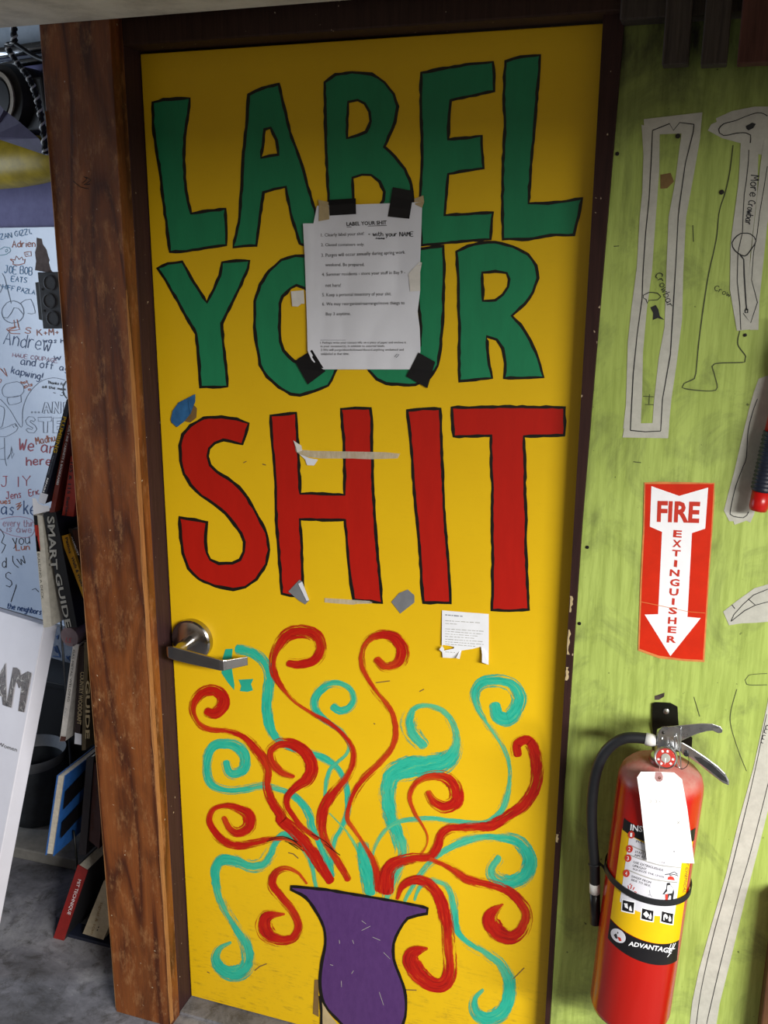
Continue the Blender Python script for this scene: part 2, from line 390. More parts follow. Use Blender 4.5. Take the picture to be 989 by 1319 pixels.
def text(name, rows, surf, off, mat, parent=None, bold=False):
    return flat_strip(name, text_items(rows, bold), surf, off, mat, parent)
def tq(x0, y0, x1, y1, h, lean=0.0):
    """text box whose baseline runs (x0,y0)->(x1,y1) with height h, up = left-hand normal on the picture"""
    dx, dy = x1 - x0, y1 - y0; L = math.hypot(dx, dy); ux, uy = dy / L * h, -dx / L * h
    return ((x0 + ux, y0 + uy), (x1 + ux, y1 + uy), (x1, y1), (x0, y0))

# one-line handwriting alphabet (cap height 6, x-height 4)
HW = {
'A': '0 0 2 6 4 0;.8 2.4 3.2 2.4', 'B': '0 0 0 6 3 6 3.6 4.6 3 3.2 0 3.2;3 3.2 4 1.6 3 0 0 0', 'C': '4 5 2.5 6 .8 5 0 3 .8 1 2.5 0 4 1', 'D': '0 0 0 6 2.5 6 4 4 4 2 2.5 0 0 0',
'E': '4 6 0 6 0 0 4 0;0 3.1 3 3.1', 'F': '4 6 0 6 0 0;0 3.1 3 3.1', 'G': '4 5 2.5 6 .8 5 0 3 .8 1 2.5 0 4 1 4 2.6 2.4 2.6', 'H': '0 0 0 6;4 0 4 6;0 3 4 3', 'I': '1 0 1 6', 'J': '1 6 4 6;3 6 3 1.5 2 0 .8 0 0 1.2',
'K': '0 0 0 6;3.6 6 0 2.6;1.3 3.6 4 0', 'L': '0 6 0 0 3.6 0', 'M': '0 0 .4 6 2 2.4 3.6 6 4 0', 'N': '0 0 0 6 4 0 4 6', 'O': '2 6 .6 5 0 3 .6 1 2 0 3.4 1 4 3 3.4 5 2 6', 'P': '0 0 0 6 3 6 4 4.6 3 3 0 3',
'S': '3.8 5.2 2.4 6 .8 5.4 .6 4 3.2 2.4 3.6 1 2 0 0 .8', 'T': '0 6 4 6;2 6 2 0', 'U': '0 6 0 1.5 1.6 0 3 .6 4 2 4 6', 'W': '0 6 1 0 2 3.6 3 0 4 6', 'Y': '0 6 2 3 4 6;2 3 2 0', 'Z': '0 6 4 6 0 0 4 0',
'a': '3.4 3.4 2 4 .4 3 .2 1 1.4 0 3 .8 3.4 3.8;3.4 2 3.6 .2 4 0', 'b': '0 6 0 0;0 2.6 1.6 4 3.2 3 3.2 1 1.6 0 0 1', 'c': '3.2 3.4 1.8 4 .2 2.6 .4 .8 1.8 0 3.2 .6', 'd': '3.2 6 3.2 0;3.2 2.8 1.8 4 .2 2.8 .3 .8 1.6 0 3.2 1.2',
'e': '.2 2 3.2 2.2 2.8 3.6 1.6 4 .2 2.6 .4 .8 1.8 0 3.4 .8', 'f': '3 5.6 2 6 1.2 5 1.2 0;0 3.4 2.6 3.4', 'g': '3.2 3.4 1.8 4 .3 2.8 .5 1 1.8 .3 3.2 1.6 3.2 4;3.2 1.6 3 -1.4 1.6 -2 .4 -1.4', 'h': '0 6 0 0;0 2.4 1.6 4 3 3 3 0', 'i': '.6 4 .6 0;.6 5.4 .7 5.6', 'j': '1.4 4 1.4 -1 .4 -2', 'k': '0 6 0 0;2.8 4 0 1.6;1 2.4 3 0', 'l': '.5 6 .5 0',
'm': '0 4 0 0;0 3 1.2 4 2 3 2 0;2 3 3.2 4 4 3 4 0', 'n': '0 4 0 0;0 2.6 1.6 4 3 3 3 0', 'o': '1.7 4 .3 3 .2 1 1.6 0 3.2 1 3.3 3 1.7 4', 'p': '0 4 0 -2;0 2.6 1.6 4 3.2 3 3.2 1 1.6 0 0 1', 'r': '0 4 0 0;0 2.4 1.2 4 2.6 3.8', 's': '3 3.4 1.6 4 .4 3 2.6 1.4 2 0 .2 .4', 't': '1.2 6 1.2 .8 2.2 0 3 .6;0 4 2.6 4', 'u': '0 4 .2 .8 1.4 0 3 1.4;3 4 3.2 0', 'v': '0 4 1.5 0 3 4', 'w': '0 4 .9 0 2 3 3.1 0 4 4', 'y': '0 4 1.6 .6;3.2 4 1.2 -1.6 0 -2', 'x': '0 4 3 0;3 4 0 0', 'z': '0 4 3 4 0 0 3 0',
'!': '.6 6 .6 2;.6 .3 .7 0', '.': '.4 .3 .7 0', ',': '.8 .6 .3 -1', '+': '0 2.4 3 2.4;1.5 4 1.5 .8', "'": '.5 6 .3 4.6', '(': '1.6 6.4 .4 4 .4 2 1.6 -.4', '-': '0 2.6 2.4 2.6'}
def hand_items(s, x0, y0, x1, y1, h, w, lean=0.0):
    """handwriting: baseline from (x0,y0) to (x1,y1) in picture coordinates, cap height h"""
    adv = []; cx = 0
    for ch in s:
        if ch == ' ': adv.append((ch, cx)); cx += 3; continue
        g = HW[ch]; m = max(float(a) for st in g.split(';') for a in st.split()[0::2]); adv.append((ch, cx)); cx += m + 1.3
    L = cx - 1.3; dx, dy = (x1 - x0) / L, (y1 - y0) / L; d = math.hypot(dx, dy); ux, uy = dy / d * h / 6, -dx / d * h / 6; it = []
    for ch, c0 in adv:
        if ch == ' ': continue
        wob = random.uniform(-.25, .25)
        for st in HW[ch].split(';'):
            a = [float(q) for q in st.split()]; P = []
            for px, py in zip(a[0::2], a[1::2]):
                px2 = c0 + px + lean * py; py2 = py + wob; P.append((x0 + dx * px2 + ux * py2, y0 + dy * px2 + uy * py2, w * random.uniform(.85, 1.15)))
            if len(P) > 3: P = catmull(P, False, max(1.2, h / 7))
            it.append(ribbon_vf(P, False, .1))
    return it
def hand(name, rows, w, surf, off, mat, parent=None):
    it = []
    for r in rows: it += hand_items(*r[:6], w, *(r[6:] if len(r) > 6 else ()))
    return flat_strip(name, it, surf, off, mat, parent)
def K(x0, y0, s):
    """zoomed-crop coordinates -> picture coordinates"""
    return lambda *P: [(x0 + p[0] * s, y0 + p[1] * s) + ((p[2] * s,) if len(p) > 2 else ()) for p in P]
C6 = K(180, 50, 300 / 989); C7 = K(460, 50, 320 / 989); C8 = K(180, 300, 300 / 989); P1 = K(370, 240, 190 / 895); P2 = K(460, 300, 320 / 989); P3 = K(200, 500, 280 / 989); P4 = K(460, 500, 300 / 989)
P5 = K(210, 780, 250 / 989); P6 = K(440, 780, 300 / 989); P7 = K(220, 1040, 260 / 989); P8 = K(460, 1040, 280 / 989)
R1 = K(700, 0, 289 / 989); R2 = K(740, 280, 249 / 989); R3 = K(740, 560, 249 / 989); R4 = K(740, 860, 249 / 989); R5 = K(740, 1060, 249 / 989); Q3 = K(820, 895, 130 / 989); Q5 = K(785, 1080, 120 / 989); Q6 = K(780, 1020, 140 / 769)
B1 = K(0, 30, 70 / 420); B6 = K(30, 500, 90 / 660); B7 = K(0, 440, 100 / 824); B8 = K(0, 290, 110 / 806); B4 = K(0, 580, 70 / 401); T2 = K(30, 640, 100 / 660); T3 = K(60, 800, 80 / 586); S8 = K(0, 960, 150 / 733); W1 = K(0, 780, 80 / 480)

# ================================================================== THE SETTING
def struct(o, label): o['kind'] = 'structure'; o['label'] = label; return o
struct(box('floor', (-3.2, -5.5, -.12), (5.4, 1.6, 0), 'concrete'), 'stained grey concrete floor in front of the door')
# the door wall: green part on the right of the door, with the timber frame around the door
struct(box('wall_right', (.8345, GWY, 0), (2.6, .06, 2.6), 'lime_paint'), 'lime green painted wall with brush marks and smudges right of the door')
bay = box('wall_back', (-2.4, 0, 0), (1.0, .06, 2.6), 'violet_wall'); bay.location = BW_P; bay.rotation_euler.z = BW_A
struct(bay, 'violet painted wall of the bay behind the wooden plank')
struct(box('wall_left', (-2.75, -5.0, 0), (-2.69, 1.5, 2.6), 'outer_wall'), 'far side wall of the workshop')
struct(box('wall_partition', (-.062, -.05, 0), (-.058, .52, 2.4), 'violet_wall'), 'end of the partition behind the door post')
struct(box('ceiling', (-2.7, -2.05, 2.42), (4.2, 1.4, 2.48), 'ceiling_board'), 'low boarded loft floor over the doorway')
struct(box('trim_9', (-2.69, -2.10, 2.12), (4.2, -2.05, 2.48), 'ceiling_board'), 'unseen board added under the loft edge to shade the door top')  # out-of-view light blocker, added so the door darkens towards its top
struct(box('trim_1', (-.142, -.092, 0), (.001, -.053, 2.24), 'stained_wood', None, .0015), 'worn brown stained wooden plank left of the yellow door')
pl = bpy.data.objects['trim_1']
# splintered pale edges of the plank
def splinter(x, z0, z1, w, sgn, seed, y=-.0925):
    rnd = random.Random(seed); V = []; F = []; n = 46
    for i in range(n + 1):
        z = z0 + (z1 - z0) * i / n; ww = min(1, (z1 - z) * 9) * w * (.35 + .65 * abs(noise.noise((seed, z * 6, 0))) * 2.2) * (.8 + .4 * rnd.random())
        V += [(x, y, z), (x - sgn * ww, y - .0006, z), (x, y + .002 + .010 * min(1, (z1 - z) * 6), z)]
    for i in range(n): a = 3 * i; F += [(a, a + 1, a + 4, a + 3), (a, a + 3, a + 5, a + 2)]
    return fixn(mk('splintered_edge', V, F, 'raw_wood_edge', pl))
splinter(.0016, .01, 1.62, .0034, 1, 3); splinter(-.1426, .01, 1.93, .0042, -1, 9)
lines('pencil_mark', [[(94, 233), (104, 241), (114, 243)], [(106, 236), (112, 230), (107, 227), (117, 232), (108, 238), (116, 237)]], 1.1, lambda x, y, o=0: pt(x, y, -.0922 - o), .0003, 'marker_black', pl, True)
struct(box('trim_2', (-.058, -.052, 0), (-.001, .07, 2.2), 'jamb_brown', None, .004), 'dark brown speckled door jamb between plank and yellow door')
def jamb_right():
    V = []; F = []; lev = ((0, .8335), (.7, .8350), (1.25, .8390), (1.75, .8500), (2.05, .8570), (2.2, .8585))
    for z, x1 in lev: V += [(.8250, -.037, z), (x1, -.037, z), (x1, GWY - .0002, z), (.8342, GWY - .0002, z) if x1 > .8342 else (x1 - .0001, GWY - .0002, z), (.8342 if x1 > .8342 else x1, .07, z), (.8250, .07, z)]
    for i in range(len(lev) - 1):
        for k in range(6): a = 6 * i; b = a + 6; F.append((a + k, a + (k + 1) % 6, b + (k + 1) % 6, b + k))
    F += [tuple(range(6)), tuple(range(len(V) - 6, len(V)))]
    return bevel(fixn(mk('trim_3', V, F, 'jamb_dark')), .003)
struct(jamb_right(), 'chipped dark brown door jamb beside the green wall')
struct(box('trim_4', (-.10, -.054, 2.036), (1.2, .07, 2.42), 'header_wood', None, .003), 'dark wooden header above the yellow door')
# chipped paint along the right jamb
rnd = random.Random(5)
for k, (z, h) in enumerate(((1.08, .035), (1.0, .055), (.95, .03), (.62, .02))):
    V = []; n = 7
    for i in range(n): V.append((.8255 + .0012 * rnd.random(), -.0375, z + h * i / n))
    for i in range(n - 1, -1, -1): V.append((.828 + .004 * rnd.random(), -.0377, z + h * i / n))
    mk('paint_chip', V, [tuple(range(len(V)))], 'tan_tape', bpy.data.objects['trim_3'])
zb = pt(120, 27.5, -.095).z
struct(box('trim_5', (-1.6, -.30, zb), (1.6, -.095, zb + .34), 'aged_plaster', None, .006), 'pale plastered beam crossing above the doorway')
struct(box('trim_6', (.0, -.05, 0), (.83, .06, .006), 'concrete'), 'concrete threshold under the yellow door')
# timber over the green wall
for i, (x0, x1, yb, yy, m, lab) in enumerate(((852, 886, 84, -.085, 'sooty_board', 'sooty dark board above the green wall, nearest the door'), (902, 936, 84, -.10, 'sooty_board', 'sooty dark board above the green wall, middle of three'), (949, 1012, 82, -.11, 'red_brown_board', 'reddish brown board above the green wall, farthest from the door'))):
    a = pt(x0, yb, yy); b = pt(x1, yb, yy)
    o = box('header_board', (a.x, yy, a.z), (b.x, yy + .03, 2.41), m, None, .002); tag(o, lab, 'board', 'boards above the green wall')
struct(box('trim_7', (.853, -.07, 2.02), (2.6, GWY - .001, 2.41), 'sooty_board', None, .003), 'soot dark timber header above the green wall')
px = pt(975, 1319, GWY); struct(box('trim_8', (px.x, -.075, 0), (px.x + .09, GWY - .001, .62), 'post_brown', None, .003), 'short brown post at the right end of the green wall')
# marks drawn straight on the green wall
GW = bpy.data.objects['wall_right']
lines('drawn_outline', [R1((835, 640), (820, 760), (800, 850), (775, 930), (765, 1027)) + R2((715, 160), (680, 320), (640, 600), (620, 800), (612, 825), (560, 850), (550, 870), (600, 882), (700, 888), (730, 870), (715, 800), (715, 750), (870, 740), (875, 710), (835, 650), (845, 580))], 1.5, s_green, .0006, 'pencil_line', GW, True)
lines('drawn_curve', [R4((830, 110), (800, 220), (800, 300), (840, 430), (880, 530)), R4((985, 30), (890, 40), (880, 85), (985, 88)), R4((610, 150), (640, 250))], .9, s_green, .0006, 'pencil_line', GW, True)
hand('drawn_word', [('Crow',) + R2((712, 372))[0] + R2((792, 408))[0] + (7,)], .9, s_green, .0006, 'pencil_line', GW)
hand('drawn_word', [('Crowbar',) + R2((412, 292))[0] + R2((478, 462))[0] + (9,)], 1.0, s_green, .0012, 'pen_line', GW)
lines('drawn_cross', [R2((350, 915), (405, 918)), R2((360, 958), (410, 958)), R2((383, 905), (380, 955)), R2((200, 148), (228, 146)), R2((605, 40), (608, 125)), R2((300, 1250), (340, 1255))], 1.1, s_green, .0006, 'pencil_line', GW)
poly('drawn_bird', R2((388, 460), (415, 448), (428, 470), (436, 505), (458, 524), (425, 515), (400, 525), (402, 490)), s_green, .0004, 'pen_line', GW, th=.0003)
lines('drawn_oval', [R2((352, 398), (380, 384), (425, 388), (442, 405), (425, 422), (380, 425), (372, 440), (366, 420), (352, 412))], 1.0, s_green, .0012, 'pen_line', GW, True, True)
for q, r in ((R1((592, 600))[0], 2.4), (R1((785, 847))[0], 2.4), (R2((872, 602))[0], 1.8), (R1((325, 678))[0], 2), (R3((65, 575))[0], 2), (R3((25, 965))[0], 2)):
    lathe('nail_hole', [(r / 650, 0), (r / 650, .0012), (r / 1300, .0014)], s_green(q[0], q[1], .0002), (0, -1, 0), 'marker_black', GW, 10)
poly('paint_scar', R1((515, 770), (560, 762), (575, 800), (545, 830), (515, 832)), s_green, .0003, 'brown_stain', GW, th=.0003)
poly('paint_scar', R4((410, 145), (460, 128), (458, 148), (430, 165), (410, 165)), s_green, .0003, 'rusty_plate', GW, th=.0004)

# ================================================================== THE DOOR
door = box('door_1', (.001, 0, .008), (.8245, .045, 2.032), 'yellow_paint', None, .0015)
struct(door, 'yellow painted door with green and red hand-painted letters and a vase')
GO, RO, BO = .0002, .0002, .0006
def letter(ch, col, outer, holes=(), ow=3.9):
    nm = 'green_paint' if col == 'green' else 'red_letter_paint'
    rs = lambda P: [p[:2] for p in P]
    o = poly('painted_letter', outer, s_door, GO, nm, door, holes, th=.0003); o['label'] = f'{col} painted letter {ch} with black outline'
    it = []
    for lp in [outer] + list(holes):
        n = len(lp); P = []
        for i in range(n):                                   # straight runs with a hand wobble, corners kept
            a, b = lp[i], lp[(i + 1) % n]; L = math.dist(a, b); k = max(1, int(L / 7))
            for j in range(k):
                t = j / k; s = 0 if j == 0 else 1
                P.append((a[0] + (b[0] - a[0]) * t + s * random.uniform(-.45, .45), a[1] + (b[1] - a[1]) * t + s * random.uniform(-.45, .45), ow * random.uniform(.75, 1.2)))
        it.append(ribbon_vf(P, True, .2))
    flat_strip('outline', it, s_door, BO, 'marker_black', o)
def rnd_poly(P, step=7): return [p[:2] for p in catmull([(x, y, 1) for x, y in P], True, step)]
letter('L', 'green', C6((55, 270), (100, 258), (212, 252), (205, 320), (190, 420), (188, 540), (195, 640), (218, 742), (290, 730), (363, 722), (367, 800), (367, 876), (300, 885), (200, 902), (128, 905), (115, 800), (100, 690), (85, 560), (72, 480), (58, 380)))
letter('A', 'green', C6((462, 238), (520, 210), (590, 192), (612, 290), (645, 420), (690, 540), (720, 650), (757, 770), (785, 872), (693, 875), (680, 870), (640, 740), (620, 628), (570, 638), (525, 652), (510, 750), (495, 878), (440, 880), (397, 885), (420, 780), (432, 640), (440, 480), (455, 350)), [C6((530, 385), (555, 378), (580, 430), (588, 492), (550, 497), (515, 505))])
letter('B', 'green', [(418, 106), (432, 96), (453, 93), (466, 94), (479, 95.5), (495.6, 106.6), (507, 121), (512, 137), (508.5, 157), (500.5, 176), (495, 189), (508.5, 202), (521.5, 218), (529.6, 238), (532, 257), (530, 280), (520, 300), (500, 314), (470, 318), (425, 318), (423, 257), (422, 232), (420, 196), (419, 150)],
       [C6((885, 268), (925, 260), (955, 275), (975, 310), (980, 350), (960, 395), (925, 410), (880, 422), (880, 340)), [(454, 229), (466, 225), (478, 225.5), (489, 234), (495, 247), (494, 258), (487, 268), (476, 284), (456, 288), (455, 256)]])
letter('E', 'green', C7((255, 135), (320, 122), (430, 103), (540, 92), (545, 150), (545, 208), (470, 225), (372, 245), (365, 330), (362, 400), (430, 395), (495, 386), (497, 450), (503, 515), (430, 525), (362, 538), (355, 620), (348, 702), (440, 698), (540, 692), (535, 740), (530, 798), (440, 805), (330, 815), (255, 822), (248, 700), (252, 600), (258, 500), (258, 400), (253, 270)))
letter('L, second one', 'green', C7((590, 90), (650, 72), (728, 65), (722, 150), (712, 260), (703, 380), (692, 500), (682, 655), (760, 655), (840, 645), (895, 635), (880, 710), (862, 780), (770, 782), (680, 798), (580, 798), (578, 650), (580, 500), (588, 350), (583, 220)))
letter('Y', 'green', C8((75, 150), (120, 130), (180, 122), (215, 185), (285, 295), (315, 240), (340, 180), (350, 125), (410, 118), (465, 118), (460, 150), (420, 240), (380, 320), (348, 385), (355, 480), (365, 560), (372, 652), (310, 655), (258, 655), (250, 540), (240, 430), (205, 370), (150, 270), (110, 200)))
letter('O', 'green', C8((488, 290), (510, 220), (550, 160), (600, 115), (660, 97), (720, 97), (790, 125), (850, 190), (885, 290), (890, 400), (875, 490), (835, 575), (825, 600), (800, 648), (740, 672), (680, 690), (640, 685), (590, 655), (540, 610), (510, 560), (497, 480), (487, 400)),
       [C8((595, 300), (605, 270), (640, 235), (665, 222), (700, 235), (750, 280), (775, 350), (775, 440), (750, 520), (700, 555), (655, 545), (610, 500), (597, 460), (592, 400))])
letter('U', 'green', [(462, 325), (465, 430), (475, 477), (485, 488), (497, 494), (520, 496), (535, 495.5), (552, 488), (564, 470), (567, 450), (571, 400), (572, 340), (571, 317), (537, 321), (537.5, 376), (542, 420), (541, 445), (525, 455), (508, 450), (498, 430), (496, 328)])
letter('R', 'green', P2((395, 75), (440, 52), (490, 40), (550, 37), (620, 55), (680, 85), (712, 130), (720, 180), (700, 235), (665, 285), (615, 330), (650, 365), (690, 430), (720, 500), (742, 575), (660, 578), (585, 578), (590, 520), (580, 460), (555, 425), (515, 412), (522, 500), (537, 578), (470, 585), (407, 590), (405, 500), (407, 380), (403, 250), (400, 150)), [P2((498, 158), (550, 153), (595, 160), (605, 185), (600, 215), (580, 245), (550, 268), (500, 270))])
letter('S', 'red', P3((425, 160), (370, 140), (300, 130), (220, 135), (160, 170), (125, 210), (112, 260), (115, 330), (130, 390), (160, 440), (210, 490), (270, 530), (320, 570), (360, 620), (390, 660), (405, 700), (402, 745), (385, 780), (350, 797), (290, 798), (250, 780), (235, 750), (228, 700), (235, 610), (180, 598), (110, 588), (115, 680), (125, 750), (150, 820), (200, 870), (270, 900), (355, 917), (410, 905), (460, 870), (505, 800), (518, 735), (505, 660), (470, 590), (420, 500), (380, 450), (330, 410), (280, 380), (250, 350), (238, 310), (245, 275), (270, 250), (310, 235), (395, 255), (410, 215)))
letter('H', 'red', P3((525, 125), (640, 113), (645, 200), (650, 300), (660, 480), (760, 480), (860, 485), (862, 400), (858, 250), (850, 150), (845, 95), (910, 90), (978, 92)) + P4((62, 130), (62, 230), (65, 330), (68, 450), (75, 560), (85, 680), (95, 800), (105, 912)) + P3((902, 962), (890, 890), (880, 800), (870, 680), (862, 600), (760, 600), (658, 597), (665, 700), (668, 800), (672, 940), (615, 945), (575, 935), (570, 850), (560, 720), (550, 600), (548, 450), (540, 330), (530, 220)))
letter('I', 'red', P4((213, 95), (280, 88), (352, 88), (355, 180), (360, 300), (365, 430), (372, 560), (382, 680), (390, 800), (396, 912), (340, 910), (282, 910), (275, 850), (268, 720), (258, 600), (245, 470), (235, 330), (225, 200)))
letter('T', 'red', P4((402, 82), (550, 80), (700, 78), (880, 82), (882, 140), (878, 200), (790, 202), (708, 205), (712, 330), (712, 450), (718, 560), (715, 650), (720, 780), (728, 940), (650, 945), (572, 942), (575, 850), (575, 700), (572, 560), (575, 430), (568, 320), (568, 202), (480, 205), (410, 205), (405, 150)))

# brush-stroke tendrils
NS = [0]
def tendril(col, pts, dry=(.1, .5), lab=None):
    NS[0] += 1; q = [pts[0]]
    for c in pts[1:]:
        if math.dist(c[:2], q[-1][:2]) > 5: q.append(c)
    pts = q
    P = catmull([(x, y, w) for x, y, w in pts], False, 3.0)
    for e, k in ((0, 1), (-1, -2)):                          # rounded brush ends
        dx, dy = P[e][0] - P[k][0], P[e][1] - P[k][1]; L = math.hypot(dx, dy) or 1; w = P[e][2]
        ext_ = [(P[e][0] + dx / L * w * f, P[e][1] + dy / L * w * f, w * g) for f, g in ((.15, .93), (.28, .74), (.36, .45))]
        P = (ext_[::-1] + P) if e == 0 else (P + ext_)
    V, F, UV = ribbon_vf([(x, y, w * 1.5) for x, y, w in P], False, .07)
    u0 = random.uniform(0, 50); UV = [(u + u0, v) for u, v in UV]; n = len(P); D = []
    wmax = max(p[2] for p in P)
    for i in range(n):
        d = dry[0] + (dry[1] - dry[0]) * (1 - P[i][2] / wmax) + .25 * noise.noise((i * .05, NS[0] * 3.7, 0))
        D += [d, d]
    base = .0003 if col == 'teal' else .0009
    o = flat_strip('painted_tendril', [(V, F, UV)], s_door, base + NS[0] * .000025, col + '_brush', door, True, D)
    if lab: o['label'] = lab
    return o
def W_(pts, ws):
    n = len(pts); m = len(ws); out = []
    for i, p in enumerate(pts):
        f = i / (n - 1) * (m - 1); a = int(min(f, m - 2)); out.append((p[0], p[1], ws[a] + (ws[a + 1] - ws[a]) * (f - a)))
    return out
T = 'teal'; R_ = 'red'
tendril(T, W_(P5((380, 222), (430, 230), (480, 255), (520, 300), (540, 360), (535, 440), (530, 520), (540, 600), (565, 660), (600, 695), (650, 728), (720, 745), (800, 770), (870, 810), (910, 860), (935, 930), (942, 1000), (938, 1060)) + P7((830, 110), (800, 170), (780, 335)), [10, 10, 10, 9, 8.5, 8, 6, 6, 7]), (.0, .3))
poly('painted_tendril', P5((318, 222), (355, 220), (350, 270), (352, 330), (364, 405), (362, 430), (330, 392), (298, 345), (300, 280)), s_door, .0004, 'teal_paint', door, th=.0003)
poly('painted_tendril', P5((385, 378), (460, 374), (448, 400), (458, 432), (430, 440), (392, 436), (398, 410)), s_door, .0004, 'teal_paint', door, th=.0003)
tendril(T, W_(P5((868, 515), (900, 535), (945, 525), (972, 485), (955, 430), (900, 398), (840, 402), (790, 440), (768, 490), (785, 545), (850, 600), (915, 650), (945, 705), (935, 755), (890, 800), (850, 840), (832, 900), (825, 970)), [9, 9, 8, 9, 9, 6, 5, 6, 5]), (.0, .55))
tendril(T, W_(P5((322, 800), (335, 845), (370, 858), (415, 830), (418, 765), (370, 715), (300, 705), (250, 725), (225, 785), (222, 850), (250, 915), (330, 943), (420, 935), (500, 920), (580, 935), (650, 960), (710, 1010), (750, 1080)) + P7((690, 90), (735, 200), (785, 335)), [9, 11, 12, 10, 9, 8, 8, 8, 9, 10]), (.0, .4))
tendril(T, W_(P7((290, 662), (240, 690), (220, 740), (250, 790), (310, 812), (365, 785), (378, 720), (350, 640), (300, 560), (250, 470), (222, 370), (225, 290), (260, 255), (320, 265), (390, 290), (450, 280), (490, 230), (520, 165), (560, 132), (610, 145), (660, 200), (690, 280), (712, 390)), [5, 12, 17, 14, 10, 11, 13, 13, 14, 12, 8, 6]), (.0, .45))
tendril(T, W_(P6((345, 590), (300, 540), (290, 490), (310, 440), (360, 425), (420, 440), (465, 490), (488, 560), (480, 620), (440, 665), (370, 680), (290, 690), (220, 715), (195, 765), (195, 830), (212, 900)) + P8((180, 100), (205, 180), (195, 260), (160, 340), (135, 405)), [16, 19, 10, 9, 12, 20, 22, 18, 17, 17, 16, 13]), (.0, .75))
tendril(T, W_(P6((650, 425), (665, 468), (705, 480), (745, 440), (755, 385), (720, 332), (650, 318), (590, 332), (565, 372), (575, 430), (610, 490), (660, 560), (700, 640), (715, 720), (705, 800), (680, 870), (630, 915)) + P8((540, 72), (430, 62), (320, 52), (200, 62), (130, 100), (90, 160), (70, 220)), [13, 15, 15, 13, 10, 8, 8, 8, 9, 7, 7, 6, 6]), (.0, .55))
tendril(T, W_(P8((640, 232), (610, 285), (640, 330), (700, 342), (760, 312), (785, 250), (765, 190), (720, 150), (640, 135), (560, 137), (470, 162), (390, 205), (330, 255), (280, 315), (240, 385), (220, 425)), [12, 14, 15, 16, 14, 11, 10, 9, 8, 6]), (.0, .65))
tendril(T, W_(P8((570, 832), (535, 870), (540, 930), (590, 960), (650, 940), (690, 880), (690, 790), (650, 710), (580, 660), (500, 610), (450, 550), (440, 470), (430, 400), (400, 352), (340, 332)), [6, 10, 14, 16, 15, 12, 11, 10, 9, 9]), (.05, .6))
tendril(T, W_(P8((330, 330), (285, 365), (262, 420)), [6, 6, 5]), (.2, .6))
tendril(T, W_(P7((780, 30), (870, 130), (930, 240), (955, 330), (965, 415)), [4, 6, 8, 11, 12]), (.15, .7))
tendril(T, W_(P8((20, 170), (30, 230), (50, 300), (60, 385)), [12, 13, 15, 14]), (.0, .5))
tendril(R_, W_(P5((640, 295), (700, 300), (770, 280), (803, 220), (780, 155), (710, 130), (640, 145), (590, 200), (562, 270), (565, 340), (600, 410), (670, 490), (760, 550), (850, 600), (920, 660), (965, 730), (970, 800), (940, 870), (890, 930), (840, 1000), (810, 1080)) + P7((740, 60), (745, 140), (790, 220), (840, 300), (868, 352)), [9, 11, 12, 13, 8, 7, 5, 5, 6, 8, 11, 10, 9, 8]), (.0, .5))
tendril(R_, W_(P6((150, 232), (185, 262), (240, 248), (257, 190), (225, 138), (165, 125), (110, 150), (85, 210), (100, 290), (150, 370), (205, 440), (228, 520), (215, 600), (160, 670), (90, 740), (40, 820), (25, 900)) + P7((900, 110), (950, 190), (990, 255)) + P8((90, 300), (95, 375)), [10, 13, 14, 10, 7, 7, 7, 8, 8, 8, 7, 6, 8, 8]), (.0, .5))
tendril(R_, W_(P5((222, 540), (262, 548), (302, 512), (305, 465), (265, 430), (205, 440), (160, 490), (155, 550), (190, 610), (250, 635), (330, 640), (410, 670), (470, 730), (515, 790), (535, 850), (530, 920), (550, 990), (600, 1070)) + P7((540, 60), (620, 130), (690, 210), (740, 300), (780, 362)), [9, 12, 11, 10, 7, 6, 7, 10, 11, 9, 9, 11, 12, 9]), (.0, .5))
tendril(R_, W_(P5((660, 872), (600, 850), (555, 800), (548, 740), (600, 705), (670, 715), (730, 760), (757, 830), (730, 890), (670, 930), (635, 975), (635, 1030), (670, 1085)) + P7((640, 95), (720, 150)), [8, 9, 9, 11, 12, 12, 8, 7, 6, 6]), (.0, .5))
tendril(R_, W_([(289, 1054), (297, 1069), (309, 1073), (321, 1064), (320, 1050), (311, 1043), (293, 1038), (276, 1042), (270, 1053), (271, 1062), (277, 1072), (288, 1083), (307, 1089), (330, 1086), (351, 1081), (372, 1082), (388, 1093)], [8, 11, 12, 9, 7, 8, 9, 8, 6, 5]), (.0, .55))
tendril(R_, W_(P7((664, 372), (620, 322), (560, 300), (512, 322), (500, 380), (540, 440), (600, 510), (630, 580), (600, 640), (540, 650), (480, 625), (458, 580), (475, 535), (555, 524)), [4, 6, 9, 10, 9, 10, 10, 12, 16, 15, 3]), (.0, .4))
tendril(R_, W_(P6((368, 795), (395, 835), (440, 855), (485, 830), (480, 770), (440, 730), (380, 725), (320, 750), (290, 810), (310, 880)) + P8((290, 70), (320, 130), (312, 180), (290, 212)), [8, 13, 14, 12, 8, 7, 5, 5, 5]), (.0, .6))
tendril(R_, W_(P6((747, 632), (745, 590), (790, 572), (820, 620), (830, 700), (815, 780), (770, 850), (700, 900), (650, 928)) + P8((600, 85), (500, 90), (420, 95), (380, 130), (365, 180), (330, 225), (260, 230), (180, 250), (140, 290), (128, 380)), [10, 11, 12, 11, 10, 11, 10, 9, 10, 12, 14]), (.0, .3))
tendril(R_, W_(P8((335, 238), (420, 275), (500, 325), (600, 350), (680, 380), (740, 430), (770, 490), (750, 560), (700, 592), (640, 570), (605, 520), (615, 480), (662, 442)), [7, 10, 9, 9, 11, 12, 14, 16, 17, 14, 3]), (.0, .35))
